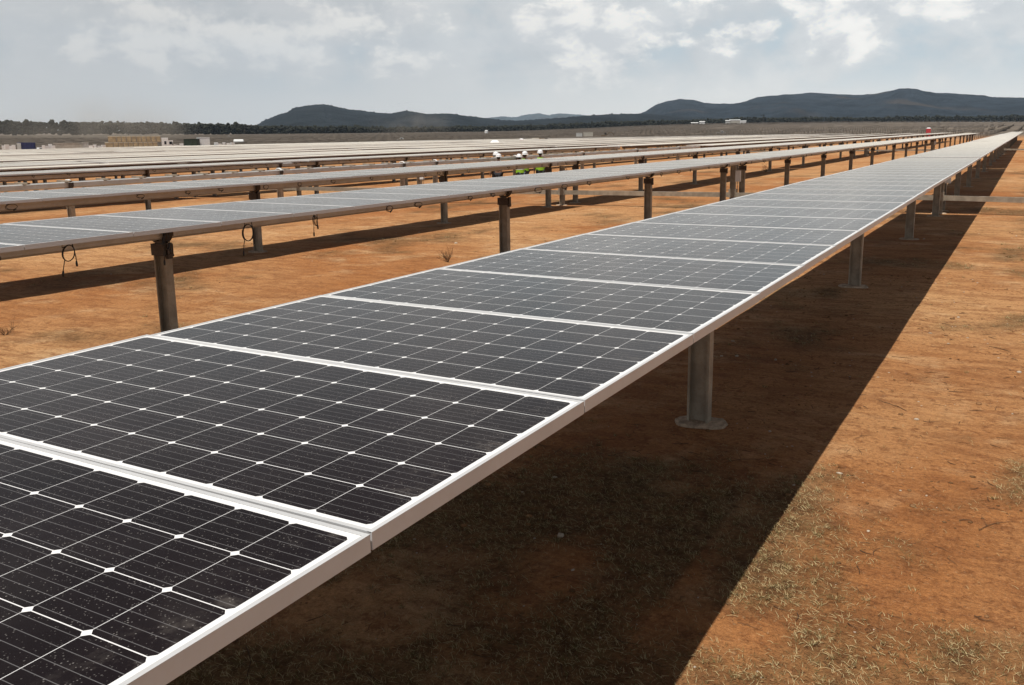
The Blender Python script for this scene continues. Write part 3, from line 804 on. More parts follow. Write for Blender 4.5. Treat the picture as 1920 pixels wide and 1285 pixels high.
def tree(px, top, label, seed, wide=4.0):
    rr = random.Random(seed); a, _ = pix_azel(px, 240); ad = math.degrees(a); fz, fd = foot(ad); r = fd - 12
    dd = pix_dir(px, top); ztop = CP.z + dd.z / math.hypot(dd.x, dd.y) * r
    x = CP.x - math.sin(a) * r; y = CP.y + math.cos(a) * r; z0 = fz - .5; h = ztop - z0
    root = link('tree', None, None, (x, y, z0)); tag(root, label, 'tree', 'single trees standing above the tree line')
    b = MB(); b.tube([(0, 0, -.5), (.2, 0, h * .3), (-.1, .2, h * .6), (.1, 0, h * .8)], [.35, .28, .2, .08], 7)
    for k in range(5):
        q = rr.uniform(0, 6.28); z = h * rr.uniform(.35, .6); b.tube([(0, 0, z), (math.cos(q) * wide * .5, math.sin(q) * wide * .5, z + h * .2)], [.14, .05], 5)
    b.build('trunk', M_bark, root)
    VV = []; n = 0
    for k in range(16):
        q = rr.uniform(0, 6.28); u = rr.uniform(.1, 1) ** .5; z = h * rr.uniform(.5, .92); w_ = wide * (1 - abs(z / h - .68) * 1.4)
        VV.append(crown_blob(rr, (math.cos(q) * w_ * u, math.sin(q) * w_ * u, z), rr.uniform(.7, 1.3), .7)); n += 1
    # ragged leaf sprays
    m_ = 500; C_ = np.concatenate(VV)[rng.integers(0, n * len(IV), m_)] * np.array([1.05, 1.05, 1.01]); d1 = rng.normal(0, .22, (m_, 3)); d2 = rng.normal(0, .22, (m_, 3))
    F = (IF2[None] + np.arange(n)[:, None, None] * len(IV)).reshape(-1, 3); L = np.stack([C_, C_ + d1, C_ + d2], 1).reshape(-1, 3)
    F2 = np.arange(m_ * 3).reshape(-1, 3) + n * len(IV)
    link('crown', fast_mesh('crown', np.concatenate(VV + [L]), np.concatenate([F, F2]), M_leafA), root)
for i, (px, top, lab, wd) in enumerate([(1430, 214.5, 'tall round tree rising highest above the tree line, right of the white sheds', 4.6), (1415, 218, 'small tree just left of the tallest one on the skyline', 2.5),
        (1352, 222, 'lone slim tree above the white sheds', 2.5), (1680, 215.5, 'pointed tree under the summit of the right hill', 3.2), (1793, 214.5, 'bushy tree standing out of the right tree line', 3.8),
        (1902, 213.5, 'broad tree close to the right edge of the picture', 5.0), (1242, 228, 'low tree left of the white sheds', 3.2), (62, 224.5, 'tree sticking up from the wood at the far left', 3.5),
        (458, 231.5, 'tree at the right end of the left wood, before the mesa', 3.4)]):
    tree(px, top, lab, 40 + i, wd)

# ------------------------------------------------------------------ things far off among the rows
def place(px, depth):
    """ground point straight under pixel column px at the given depth, and the yaw that turns local +X to the picture's right"""
    d_ = pix_dir(px, 245); k = depth / d_.dot(CF); x, y = CP.x + d_.x * k, CP.y + d_.y * k
    return x, y, zg(x, y), math.atan2(-d_.x, d_.y)
def root_at(name, px, depth, label, cat, group=None, yaw=0.0, z=None):
    x, y, zz, a = place(px, depth); o = link(name, None, None, (x, y, zz if z is None else z), (0, 0, a + yaw)); return tag(o, label, cat, group)
M_card = material('cardboard', (0.46, 0.36, 0.22), 0.9, 0, vary(.35, 1.2, (.3, .22, .13), .4, 0))
M_lid = material('pale_carton_top', (0.72, 0.66, 0.52), 0.9)
M_glass = material('dark_window_glass', (0.02, 0.022, 0.025), 0.1)
M_tyre = material('tyre_rubber', (0.02, 0.02, 0.02), 0.9)
M_blue = material('dark_blue_tarpaulin', (0.030, 0.034, 0.14), 0.6, 0, vary(.4, 2, (.3, .3, .35), .2, 0))
M_green = material('dark_green_tarpaulin', (0.018, 0.032, 0.016), 0.7, 0, vary(.4, 2, (.2, .2, .12), .2, 0))
M_beige = material('beige_container_paint', (0.46, 0.43, 0.37), 0.6, 0, vary(.2, 2))
M_grey = material('grey_tarpaulin', (0.50, 0.50, 0.48), 0.7, 0, vary(.2, 2))
M_red = material('red_plastic', (0.50, 0.035, 0.045), 0.5)
M_yel = material('digger_yellow', (0.13, 0.09, 0.045), 0.7, 0, vary(.3, 2))
M_wood = material('pallet_wood', (0.25, 0.18, 0.11), 0.9)
def wheels(root, xs, w, r=.5):
    for x in xs:
        for s in (-1, 1):
            b = MB(); b.cyl((0, -.14, 0), (0, .14, 0), r, 16); wl = b.build('wheel', M_tyre, root, (x, s * w, r))
            MB().cyl((0, s * .13, 0), (0, s * .155, 0), r * .5, 12).build('rim', M_white, wl)
# lorry with two tiers of cartons
lor = root_at('lorry', 262, 223, 'long flatbed lorry stacked high with cardboard cartons, white cab on the right', 'lorry')
MB().box(-8.2, 4.6, -1.2, 1.2, 1.0, 1.2).box(-8.0, 4.5, -.45, .45, .75, 1.0).build('flatbed', M_galv, lor)
b = MB(); b.box(4.75, 6.3, -1.2, 1.2, 1.0, 3.75).box(6.3, 7.4, -1.15, 1.15, 1.0, 3.1)
b.add([(4.75, -1.2, 3.75), (6.6, -1.15, 3.55), (7.2, -1.1, 3.1), (7.2, 1.1, 3.1), (6.6, 1.15, 3.55), (4.75, 1.2, 3.75), (4.75, -1.2, 3.752), (4.75, 1.2, 3.752)], [(0, 1, 4, 5), (1, 2, 3, 4), (0, 6, 1), (5, 4, 7)])
b.add([(7.4, -1.05, 1.0), (9.3, -.95, 1.0), (9.3, -.95, 1.75), (7.4, -1.05, 2.1), (7.4, 1.05, 1.0), (9.3, .95, 1.0), (9.3, .95, 1.75), (7.4, 1.05, 2.1)], [(0, 1, 2, 3), (5, 4, 7, 6), (3, 2, 6, 7), (1, 5, 6, 2)])
b.build('cab', M_white, lor)
MB().box(5.35, 5.85, -1.215, -1.2, 2.1, 2.9).box(6.5, 7.15, -1.165, -1.15, 2.1, 2.8).box(7.4, 7.41, -1.0, 1.0, 2.15, 3.0).build('window', M_glass, lor)
MB().box(7.2, 7.35, -1.5, -1.42, 1.9, 2.6).build('mirror', M_tyre, lor)
wheels(lor, (-6.9, -5.6, 3.2, 4.5, 8.3), 1.0)
x0 = -8.15; rr = random.Random(2)
widths = [1.95, 1.15, 1.15, 1.1, 1.1, 1.1, 1.1, 2.0, 1.1]
for tier in (0, 1):
    X = -8.15 if tier == 0 else -7.35
    for k in range(11 if tier == 0 else 10):
        wd = 1.12 if k else 1.9
        if X + wd > 4.7: break
        for yy in (-.58, .58):
            z = 1.2 + tier * 1.52; b = MB(); b.box(X + .09, X + wd - .09, yy - .55, yy + .55, z + .12, z + 1.40 - rr.uniform(0, .05), 0).box(X + .06, X + wd - .06, yy - .57, yy + .57, z + 1.405, z + 1.50, 1)
            b.box(X + .05, X + wd - .05, yy - .55, yy + .55, z, z + .1, 2)
            o = b.build('carton_stack', [M_card, M_lid, M_wood], None); o.matrix_world = Matrix.Translation(lor.location) @ Matrix.Rotation(lor.rotation_euler.z, 4, 'Z')
            side = 'near' if yy < 0 else 'far'
            tag(o, f'{["lower", "upper"][tier]} tier carton pallet on the {side} side of the lorry, {ORD[k] if k else "first"} from its tail', 'pallet of cartons', 'carton pallets on the lorry')
        X += wd
def container(px, depth, L, H, W, mat, label, yaw=0.0, lift=0.0, name='container', endmat=None):
    o = root_at(name, px, depth, label, 'container', 'containers parked among the rows', yaw); b = MB(); n = int(L / .3)
    V = []; F = []
    for s in (-1, 1):                                # corrugated long sides
        pr = []
        for k in range(n + 1):
            xx = -L / 2 + .1 + (L - .2) * k / n; pr.append((xx, s * (W / 2 - (.04 if k % 2 else .0))))
        for k in range(n):
            (xa, ya), (xb, yb) = pr[k], pr[k + 1]; b.add([(xa, ya, .12 + lift), (xb, yb, .12 + lift), (xb, yb, H - .1 + lift), (xa, ya, H - .1 + lift)], [(0, 1, 2, 3)])
        b.box(-L / 2, L / 2, min(s * W / 2, s * (W / 2 + .03)), max(s * W / 2, s * (W / 2 + .03)), H - .1 + lift, H + lift).box(-L / 2, L / 2, min(s * W / 2, s * (W / 2 + .03)), max(s * W / 2, s * (W / 2 + .03)), lift, .12 + lift)
    b.box(-L / 2 + .02, L / 2 - .02, -W / 2 + .05, W / 2 - .05, H - .08 + lift, H - .02 + lift); b.box(L / 2 - .06, L / 2 - .02, -W / 2 + .04, W / 2 - .04, lift + .05, H - .1 + lift)
    b.build('body', mat, o)
    d_ = MB(); d_.box(-L / 2 + .0, -L / 2 + .05, -W / 2 + .02, -.02, lift + .1, H - .1 + lift).box(-L / 2 + .0, -L / 2 + .05, .02, W / 2 - .02, lift + .1, H - .1 + lift)
    for yy in (-.4, -.8, .4, .8): d_.cyl((-L / 2 - .03, yy * W / 2.4, lift + .1), (-L / 2 - .03, yy * W / 2.4, H - .1 + lift), .02, 6)
    d_.build('door', endmat or mat, o); return o
container(46, 215, 3.3, 2.9, 2.4, M_blue, 'dark blue container at the far left, its end wall grey', .35, 0, 'container', M_grey)
container(126, 218, 6.6, 2.7, 2.4, M_beige, 'long beige container left of the lorry')
container(158, 218, 1.3, 2.8, 2.0, M_grey, 'short grey cabin touching the right end of the beige container')
container(358, 218, 3.2, 3.25, 2.4, M_green, 'dark green tarpaulin covered box right of the lorry', -.25)
container(380, 221, 3.0, 3.6, 2.4, M_white, 'pale grey box standing right of the dark green one')
container(1086, 420, 3.0, 3.0, 2.2, M_grey, 'faint pale container in front of the digger, the smaller one')
container(1103, 420, 4.6, 3.3, 2.2, M_beige, 'faint pale container next to the digger, the larger one')
for i, (px, hh) in enumerate([(3, 2.2), (9, 2.5), (16, 2.1), (22, 2.4), (78, 2.3), (84, 2.1), (91, 2.5), (97, 2.2), (168, 2.1), (175, 2.3), (183, 2.0), (191, 2.2), (338, 2.2), (403, 2.3), (410, 2.0), (418, 2.3), (426, 2.1), (434, 2.2)]):
    rr = random.Random(i); x, y, z, a = place(px, 210 + rr.uniform(-3, 6)); b = MB(); w_ = rr.uniform(.30, .46)
    b.box(-w_, w_, -.5, .5, 0, .12, 1).box(-w_ + .02, w_ - .02, -.48, .48, .12, hh, 0).box(-w_ - .01, w_ + .01, -.51, .51, hh * .55, hh * .55 + .05, 1)
    o = b.build('wrapped_stack', [M_white, M_wood], None, (x, y, z), rot=(0, 0, a + rr.uniform(-.3, .3)))
    tag(o, f'narrow white wrapped stack, {ORD[i] if i else "first"} of them from the left, ' + ('left of the dark blue container' if i < 4 else 'between the blue and beige containers' if i < 8 else 'between beige container and lorry' if i < 12 else 'between lorry cab and green box' if i < 13 else 'between white box and tank trailer'), 'wrapped stack', 'white wrapped stacks around the lorry')
def pickup(px, depth, mat, label, yaw=0.0):
    o = root_at('pickup_truck', px, depth, label, 'pickup', 'small vehicles far off', yaw); b = MB()
    b.box(-2.5, 2.5, -.9, .9, .45, 1.0); b.add([(-.2, -.85, 1.0), (1.7, -.85, 1.0), (1.1, -.75, 1.7), (-.1, -.75, 1.7), (-.2, .85, 1.0), (1.7, .85, 1.0), (1.1, .75, 1.7), (-.1, .75, 1.7)], [(0, 1, 2, 3), (5, 4, 7, 6), (3, 2, 6, 7), (1, 5, 6, 2), (4, 0, 3, 7)])
    b.build('body', mat, o); MB().box(.0, 1.1, -.86, -.84, 1.1, 1.55).build('window', M_glass, o); wheels(o, (-1.6, 1.6), .8, .38)
pickup(68, 214, M_white, 'white pickup beside the dark blue container', .3)
pickup(750, 420, M_white, 'white pickup far off before the mesa hill')
pickup(427, 600, M_white, 'white van like pickup close under the left wood')
pickup(1352, 480, M_white, 'tiny white pickup on the bare field below the white sheds')
pickup(1386, 500, M_galv, 'grey pickup beside the tiny white one on the bare field')
# tanker trailer
o = root_at('water_tank_trailer', 446, 330, 'long white water tank on wheels, left of the mesa', 'tank trailer')
MB().tube([(-1.8, 0, 1.5), (-1.6, 0, 1.5), (1.6, 0, 1.5), (1.8, 0, 1.5)], [.5, .85, .85, .5], 16).build('tank', M_white, o); MB().box(-1.9, 2.6, -.5, .5, .55, .7).build('chassis', M_galv, o); wheels(o, (-1, 0), .8, .4)
# canopy
o = root_at('canopy_tent', 927.5, 120, 'white peaked canopy with dark sides among the panels', 'canopy tent')
H = 2.0; o.scale = (.6, .6, 1)
MB().add([(-1.2, -1.1, H - .42), (1.2, -1.1, H - .42), (1.2, 1.1, H - .42), (-1.2, 1.1, H - .42), (-.55, -.4, H), (.55, -.4, H), (.55, .4, H), (-.55, .4, H)], [(0, 1, 5, 4), (1, 2, 6, 5), (2, 3, 7, 6), (3, 0, 4, 7), (4, 5, 6, 7)]).build('roof', M_white, o)
MB().box(-1.1, -.2, -1.0, -.97, .1, H - .43).box(-1.1, -1.07, -.96, 1, .1, H - .43).box(1.07, 1.1, -1, 1, .1, H - .43).box(-1.06, 1.06, .97, 1, .1, H - .43).build('side_sheet', M_tyre, o)
b = MB()
for sx in (-1, 1):
    for sy in (-1, 1): b.cyl((sx * 1.13, sy * 1.05, 0), (sx * 1.13, sy * 1.05, H - .42), .025, 6)
b.build('frame', M_galv, o); MB().box(.3, .9, -.9, -.5, .1, .8).build('bundle', M_grey, o)
def toilet(px, depth, h, w_, label):
    o = root_at('portable_toilet', px, depth, label, 'portable toilet', 'red portable toilets'); a = w_ / 2
    MB().box(-a, a, -a, a, .1, h - .25).box(-a - .03, a + .03, -a - .03, a + .03, 0, .1).build('cabin', M_red, o)
    MB().add([(-a - .05, -a - .05, h - .25), (a + .05, -a - .05, h - .25), (a + .05, a + .05, h - .25), (-a - .05, a + .05, h - .25), (-a * .5, -a * .5, h), (a * .5, -a * .5, h), (a * .5, a * .5, h), (-a * .5, a * .5, h)], [(0, 1, 5, 4), (1, 2, 6, 5), (2, 3, 7, 6), (3, 0, 4, 7), (4, 5, 6, 7)]).build('roof', M_white, o)
    MB().box(-a * .7, a * .7, -a - .03, -a - .005, .15, h - .35).build('door', M_red, o)
toilet(977.5, 200, 1.95, .9, 'red cabin with a white roof, right of the white canopy')
toilet(1741, 262, 2.65, 1.25, 'red cabin with a white roof beyond the far end of the rows')
# low dark lorry
o = root_at('flatbed_truck', 1009, 235, 'dark loaded truck with a pale roof, right of the red cabin', 'truck'); o.scale = (.62, .62, .95)
MB().box(-2.8, 2.6, -1.1, 1.1, .7, .9).build('flatbed', M_galv, o); MB().box(-2.6, .3, -1.0, 1.0, 1.9, 2.0).box(-2.6, -2.5, -1, -.9, .9, 1.9).build('canopy', M_lid, o)
MB().box(.4, 1.3, -1, 1, .9, 1.95).box(1.5, 2.5, -1, 1, .9, 1.85).build('crate_load', M_wood, o); MB().box(2.7, 4.0, -1, 1, .6, 2.1).build('cab', M_dark, o); wheels(o, (-1.8, 3.2), .9, .45)
# digger
o = root_at('excavator', 1134, 420, 'small excavator with its boom raised, faint in the distance', 'excavator')
for s in (-1, 1): MB().box(-1.8, 1.8, s * .9 - .25, s * .9 + .25, 0, .75).build('track', M_tyre, o)
MB().box(-1.7, .9, -1.1, 1.1, .85, 1.7).build('house', M_yel, o); c_ = MB().box(-.1, .9, -1.1, -.2, 1.7, 2.7).build('cab', M_yel, o); MB().box(0, .8, -1.115, -1.1, 1.9, 2.6).build('window', M_glass, c_)
MB().tube([(.6, .1, 1.4), (2.2, .1, 3.0), (3.6, .1, 2.6)], [.22, .22, .16], 6).build('boom', M_yel, o); MB().tube([(3.6, .1, 2.7), (4.6, .1, 1.0)], [.16, .12], 6).build('arm', M_yel, o)
MB().box(4.3, 5.0, -.3, .5, .3, 1.0).build('bucket', M_dark, o)
# water tower
o = root_at('water_tower', 912, 560, 'small pale tank on legs standing against the dark hill', 'water tower')
b = MB()
for sx in (-.7, .7):
    for sy in (-.7, .7): b.cyl((sx, sy, 0), (sx, sy, 2.6), .08, 6)
b.build('legs', M_galv, o); MB().tube([(0, 0, 2.6), (0, 0, 2.8), (0, 0, 4.4), (0, 0, 4.7)], [.9, 1.1, 1.1, .5], 14).build('tank', M_white, o)
# farm sheds
def shed(px, depth, L, H, label, mat):
    o = root_at('farm_shed', px, depth, label, 'shed', 'pale sheds at the foot of the right hill'); W = 8
    MB().box(-L / 2, L / 2, -W / 2, W / 2, -1, H - .8).build('wall', mat, o)
    MB().add([(-L / 2 - .4, -W / 2 - .4, H - .8), (L / 2 + .4, -W / 2 - .4, H - .8), (L / 2 + .4, 0, H), (-L / 2 - .4, 0, H), (L / 2 + .4, W / 2 + .4, H - .8), (-L / 2 - .4, W / 2 + .4, H - .8)], [(0, 1, 2, 3), (3, 2, 4, 5), (0, 3, 5), (1, 4, 2)]).build('roof', M_white, o)
    for k in range(max(1, int(L / 6))): MB().box(-L / 2 + 2 + k * 6, -L / 2 + 4 + k * 6, -W / 2 - .06, -W / 2 - .02, -.5, 1.6).build('door', M_dark, o)
shed(1302, 1180, 9, 3.2, 'lowest and leftmost of the pale farm sheds', M_beige); shed(1316, 1180, 7, 4.6, 'white shed second from the left at the hill foot', M_white)
shed(1364, 1210, 6, 5.4, 'narrow pale shed left of the longest one', M_grey); shed(1377, 1210, 14, 6.0, 'longest pale shed, under the single slim tree', M_beige); shed(1392, 1220, 9, 4.4, 'white roofed shed at the right end of the group', M_white)
def mast(px, py, D, h, label):
    dd = pix_dir(px, py); hh = math.hypot(dd.x, dd.y); x, y, z = CP.x + dd.x / hh * D, CP.y + dd.y / hh * D, CP.z + dd.z / hh * D
    o = link('radio_mast', None, None, (x, y, z - 6)); tag(o, label, 'radio mast', 'radio masts on the hill'); b = MB()
    for k in range(3): q = k * 2.094; b.cyl((math.cos(q) * 1.6, math.sin(q) * 1.6, 0), (math.cos(q) * .4, math.sin(q) * .4, h), .35, 4)
    for k in range(6): b.box(-1.2 + k * .12, 1.2 - k * .12, -.1, .1, h * k / 6, h * k / 6 + .3)
    b.build('lattice', M_galv, o); MB().cyl((0, 0, h), (0, 0, h + 6), .25, 4).build('antenna', M_galv, o)
mast(1234, 199, 5150, 26, 'thin radio mast on the left shoulder of the right hill'); mast(1271, 190, 5150, 16, 'thin radio mast on the rounded top of the right hill')

# ------------------------------------------------------------------ the workers
def skin(name, verts, edges, radii, mat, parent=None, sub=1, root=0):
    me = bpy.data.meshes.new('t'); me.from_pydata([tuple(v) for v in verts], edges, []); ob = bpy.data.objects.new('t', me); COL.objects.link(ob)
    ob.modifiers.new('s', 'SKIN').use_smooth_shade = True
    for i, r_ in enumerate(radii):
        sv_ = me.skin_vertices[0].data[i]; sv_.radius = (r_, r_) if not isinstance(r_, tuple) else r_; sv_.use_root = (i == root)
    if sub: m_ = ob.modifiers.new('u', 'SUBSURF'); m_.levels = sub; m_.render_levels = sub
    dg = bpy.context.evaluated_depsgraph_get(); me2 = bpy.data.meshes.new_from_object(ob.evaluated_get(dg)); bpy.data.objects.remove(ob)
    me2.name = name; me2.materials.clear(); me2.materials.append(mat)
    return link(name, me2, parent)
M_skin = material('skin', (0.30, 0.16, 0.095), 0.6); M_hair = material('black_hair', (0.012, 0.010, 0.009), 0.7)
M_vest = material('lime_safety_vest', (0.27, 0.52, 0.02), 0.7); M_band = material('grey_reflective_band', (0.6, 0.62, 0.6), 0.35)
M_trou = material('dark_trousers', (0.012, 0.012, 0.016), 0.85); M_jean = material('grey_blue_trousers', (0.06, 0.07, 0.09), 0.85)
M_boot = material('dark_boots', (0.03, 0.022, 0.016), 0.7); M_helm = material('white_helmet_plastic', (0.80, 0.80, 0.80), 0.35)
M_shirtb = material('black_shirt', (0.015, 0.015, 0.02), 0.85); M_shirtg = material('grey_purple_shirt', (0.14, 0.12, 0.15), 0.85); M_shirtw = material('white_cloth', (0.72, 0.72, 0.72), 0.85)
def person(x, y, yaw, h, label, shirt, trou, vest=True, helmet=True, lean=0.0, arms='down', headturn=0.0):
    k = h / 1.75; root = link('person', None, None, (x, y, zg(x, y)), (0, 0, yaw)); tag(root, label, 'person', 'workers standing between the rows'); root.scale = (k, k, k)
    L = lambda z: lean * max(0, z - .95)                     # forward lean, forward is +y in local space
    P = lambda x_, y_, z_: (x_, y_ + L(z_), z_)
    hp = {}; V = []; E = []; Rr = []
    def v(key, p, r_): hp[key] = len(V); V.append(P(*p)); Rr.append(r_)
    def e(a, b_): E.append((hp[a], hp[b_]))
    v('pel', (0, 0, .95), (.135, .105)); v('bel', (0, 0, 1.10), (.13, .10)); v('che', (0, 0, 1.30), (.155, .115)); v('nek0', (0, -.01, 1.44), (.075, .07)); v('nek', (0, 0, 1.52), (.052, .052))
    v('h0', (0, .015, 1.58), (.065, .075)); v('h1', (0, .01, 1.67), (.075, .09)); v('h2', (0, 0, 1.73), (.05, .06))
    for a, b_ in (('pel', 'bel'), ('bel', 'che'), ('che', 'nek0'), ('nek0', 'nek'), ('nek', 'h0'), ('h0', 'h1'), ('h1', 'h2')): e(a, b_)
    v('nose', (0, .105, 1.625), .012); e('h0', 'nose')
    H = {}
    for s, n_ in ((-1, 'l'), (1, 'r')):
        v('hip' + n_, (s * .10, 0, .88), .088); v('kne' + n_, (s * .12, .02, .50), .058); v('ank' + n_, (s * .13, -.02, .09), .04); v('toe' + n_, (s * .15, .13, .04), .035)
        e('pel', 'hip' + n_); e('hip' + n_, 'kne' + n_); e('kne' + n_, 'ank' + n_); e('ank' + n_, 'toe' + n_)
        v('sho' + n_, (s * .19, 0, 1.40), .058); e('che', 'sho' + n_)
        if arms == 'down' or (arms == 'one' and s < 0): el_, wr, hd = (s * .25, -.04, 1.13), (s * .25, .05, .90), (s * .25, .08, .82)
        elif arms == 'front': el_, wr, hd = (s * .24, .05, 1.14), (s * .12, .25, 1.16), (s * .09, .32, 1.18)
        else: el_, wr, hd = (s * .34, .12, 1.25), (s * .42, .34, 1.33), (s * .44, .42, 1.36)
        v('elb' + n_, el_, .042); v('wri' + n_, wr, .028); v('pal' + n_, hd, (.038, .022)); e('sho' + n_, 'elb' + n_); e('elb' + n_, 'wri' + n_); e('wri' + n_, 'pal' + n_)
        d_ = (Vector(hd) - Vector(wr)).normalized(); sd_ = d_.cross(Vector((0, 0, 1) if abs(d_.z) < .7 else (1, 0, 0))).normalized()
        for f in range(4):
            b0 = Vector(hd) + d_ * .035 + sd_ * (f - 1.5) * .019; ln = (.06, .072, .068, .052)[f]; bend = Vector((-s * .012, .004, 0))
            v(f'f{f}{n_}', tuple(b0), .009); v(f'g{f}{n_}', tuple(b0 + d_ * ln * .55 + bend * .5), .0085); v(f'i{f}{n_}', tuple(b0 + d_ * ln + bend * 1.6), .007); e('pal' + n_, f'f{f}{n_}'); e(f'f{f}{n_}', f'g{f}{n_}'); e(f'g{f}{n_}', f'i{f}{n_}')
        b0 = Vector(hd) - d_ * .02 - sd_ * .035; v('t0' + n_, tuple(b0), .011); v('t1' + n_, tuple(b0 - sd_ * .018 + d_ * .04), .009); e('pal' + n_, 't0' + n_); e('t0' + n_, 't1' + n_)
    skin('body', V, E, Rr, M_skin, root)
    # clothes: their own surfaces a little outside the body
    def sub(keys, pairs, rad, nm, mt):
        idx = {q: i for i, q in enumerate(keys)}; return skin(nm, [V[hp[q]] for q in keys], [(idx[a], idx[b_]) for a, b_ in pairs], rad, mt, root)
    sub(['pel', 'hipl', 'knel', 'ankl', 'hipr', 'kner', 'ankr'], [('pel', 'hipl'), ('hipl', 'knel'), ('knel', 'ankl'), ('pel', 'hipr'), ('hipr', 'kner'), ('kner', 'ankr')], [(.165, .13), .11, .08, .07, .11, .08, .07], 'trousers', trou)
    sub(['che', 'bel', 'pel', 'nek0', 'shol', 'elbl', 'wril', 'shor', 'elbr', 'wrir'], [('che', 'bel'), ('bel', 'pel'), ('che', 'nek0'), ('che', 'shol'), ('shol', 'elbl'), ('elbl', 'wril'), ('che', 'shor'), ('shor', 'elbr'), ('elbr', 'wrir')],
        [(.18, .135), (.165, .125), (.16, .125), .075, .075, .058, .042, .075, .058, .042], 'shirt', shirt)
    if vest:
        b = MB(); n = 20; rings = []
        for (z, rx, ry) in ((.93, .215, .175), (1.10, .21, .170), (1.28, .222, .172), (1.40, .20, .155), (1.46, .13, .11)):
            rings += [P(math.cos(2 * math.pi * q / n) * rx, math.sin(2 * math.pi * q / n) * ry, z) for q in range(n)]
        b.add(rings, [(i * n + q, i * n + (q + 1) % n, (i + 1) * n + (q + 1) % n, (i + 1) * n + q) for i in range(4) for q in range(n)])
        vs_ = b.build('safety_vest', M_vest, root, smooth=True)
        b = MB(); rings = []
        for (z, g) in ((1.075, 1.02), (1.125, 1.02)): rings += [P(math.cos(2 * math.pi * q / n) * .212 * g, math.sin(2 * math.pi * q / n) * .172 * g, z) for q in range(n)]
        b.add(rings, [(q, (q + 1) % n, n + (q + 1) % n, n + q) for q in range(n)])
        for sx in (-.09, .09):
            for sy in (-1, 1): b.add([P(sx - .025, sy * .168, 1.13), P(sx + .025, sy * .168, 1.13), P(sx + .025, sy * .172, 1.38), P(sx - .025, sy * .172, 1.38)], [(0, 1, 2, 3)])
        b.build('reflective_band', M_band, vs_)
    for s in (-1, 1):
        MB().tube([P(s * .13, -.05, .045), P(s * .14, .05, .05), P(s * .155, .15, .04), P(s * .158, .19, .03)], [.045, .052, .045, .02], 8).tube([P(s * .13, -.03, .05), P(s * .13, -.02, .2)], [.05, .055], 8).build('boot', M_boot, root, smooth=True)
    hz0 = 1.66; b = MB(); n = 16; rings = []
    for (z, g) in ((0, 1.0), (.05, .98), (.09, .84), (.12, .55), (.132, .15)):
        rings += [P(math.cos(2 * math.pi * q / n) * .118 * g, .005 + math.sin(2 * math.pi * q / n) * .142 * g, hz0 + z) for q in range(n)]
    F = [(i * n + q, i * n + (q + 1) % n, (i + 1) * n + (q + 1) % n, (i + 1) * n + q) for i in range(4) for q in range(n)] + [tuple(4 * n + q for q in range(n))]
    b.add(rings, F)
    br = [P(math.cos(2 * math.pi * q / n) * .118, .005 + math.sin(2 * math.pi * q / n) * .142, hz0) for q in range(n)] + [P(math.cos(2 * math.pi * q / n) * .135, .012 + math.sin(2 * math.pi * q / n) * (.20 if q < n / 2 else .158), hz0 - .012) for q in range(n)]
    b.add(br, [(q, n + q, n + (q + 1) % n, (q + 1) % n) for q in range(n)])
    b.tube([P(0, -.135, hz0 + .05), P(0, -.07, hz0 + .128), P(0, .07, hz0 + .13), P(0, .13, hz0 + .06)], .010, 5)
    b.build('hard_hat', M_helm, root, smooth=True)
    n = 12; rings = []
    for (z, g) in ((1.55, .7), (1.60, 1.0), (1.665, 1.06)): rings += [P(math.cos(math.pi + math.pi * q / (n - 1)) * .082 * g, .0 + math.sin(math.pi + math.pi * q / (n - 1)) * .098 * g, z) for q in range(n)]
    MB().add(rings, [(i * n + q, i * n + q + 1, (i + 1) * n + q + 1, (i + 1) * n + q) for i in range(2) for q in range(n - 1)]).build('hair', M_hair, root, smooth=True)
    for s in (-1, 1):
        MB().tube([P(s * .030, .083, 1.655), P(s * .030, .095, 1.655)], [.012, .006], 6).build('eye', M_hair, root)
        MB().tube([P(s * .072, .0, 1.64), P(s * .088, -.008, 1.635)], [.022, .014], 6).build('ear', M_skin, root)
    MB().tube([P(-.025, .094, 1.585), P(0, .101, 1.583), P(.025, .094, 1.585)], .006, 5).build('mouth', material('lips', (0.25, .09, .07), .6) if 'lips' not in bpy.data.materials else bpy.data.materials['lips'], root)
def stand(px, depth):
    x, y, z, a = place(px, depth); return x, y, a
x, y, a = stand(1012.5, 38.3); person(x, y, a + .15, 1.78, 'rightmost worker in a bright lime vest and white hard hat, seen from behind', M_shirtg, M_trou)
x, y, a = stand(974.5, 37.9); person(x, y, a + .5, 1.62, 'worker in lime vest leaning forward, front one of the middle pair', M_shirtb, M_jean, lean=.12, arms='front')
x, y, a = stand(983.5, 38.9); person(x, y, a - .9, 1.72, 'taller dark haired worker facing left with one arm out, behind the leaning one', M_shirtb, M_jean, arms='one')
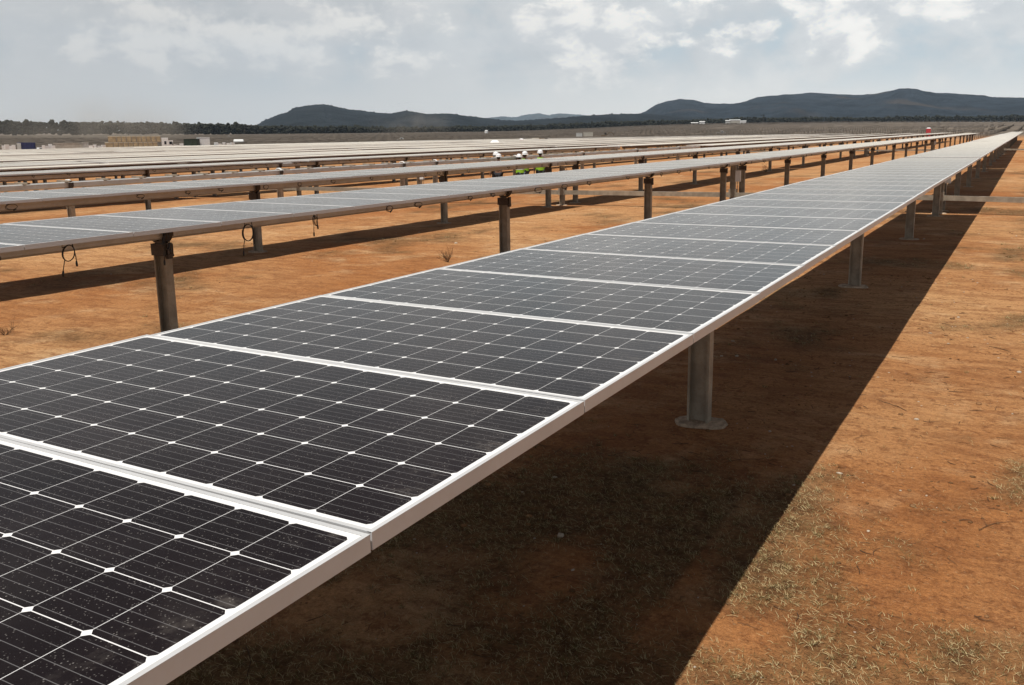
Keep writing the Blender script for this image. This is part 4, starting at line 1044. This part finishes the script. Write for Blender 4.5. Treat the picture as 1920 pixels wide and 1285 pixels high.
x, y, a = stand(933.5, 37.0); person(x, y, a - .3, 1.66, 'leftmost worker in front, black clothes and white hard hat', M_shirtb, M_trou, vest=False, lean=.05, arms='front')
x, y, a = stand(929, 38.2); person(x, y, a + .4, 1.73, 'worker half hidden behind the leftmost one, only the white hard hat clear', M_shirtw, M_trou, vest=False)

# ------------------------------------------------------------------ dust raised beyond the lorry
def dust(px, depth, sx, sy, sz, dens, label, zup):
    x, y, z, a = place(px, depth); V = IV * np.array([sx, sy, sz])
    md = bpy.data.materials.new('dust_air'); md.use_nodes = True; t = NT(md.node_tree); t.n.remove(t.n['Principled BSDF'])
    vv = t.node('ShaderNodeVolumePrincipled'); vv.inputs['Color'].default_value = (0.92, 0.80, 0.66, 1)
    o_ = t.coord('Object'); q = t.vm('LENGTH', t.vm('DIVIDE', o_, (sx, sy, sz))); nz = t.noise(o_, 3.0 / sx, 4, .6)
    t.l.new(t.m('MULTIPLY', t.m('MULTIPLY', t.ss(q, .92, .15), t.ss(nz, .40, .66)), dens), vv.inputs['Density'])
    t.l.new(vv.outputs[0], t.n['Material Output'].inputs['Volume'])
    o = link('dust_cloud', fast_mesh('dust_cloud', V, IF2, md), None, (x, y, z + zup), (0, 0, a)); tag(o, label, 'dust', kind='stuff')
dust(150, 520, 95, 60, 30, .0085, 'thin tan dust hanging before the left wood', 6)
dust(235, 480, 50, 40, 15, .0070, 'thin tan dust behind the lorry', 4)
dust(775, 900, 60, 50, 24, .0060, 'faint tan dust plume before the mesa hill', 8)

# ------------------------------------------------------------------ haze: one box of thin air round everything
hz = MB().box(-9500, 9500, -9500, 9500, -60, 1100)
mh = bpy.data.materials.new('haze_air'); mh.use_nodes = True; t = NT(mh.node_tree); t.n.remove(t.n['Principled BSDF'])
v = t.node('ShaderNodeVolumePrincipled'); v.inputs['Color'].default_value = (0.66, 0.82, 1.0, 1); v.inputs['Density'].default_value = 6.0e-5
v.inputs['Anisotropy'].default_value = 0.1
t.l.new(v.outputs[0], t.n['Material Output'].inputs['Volume'])
tag(hz.build('haze', mh), kind='stuff')
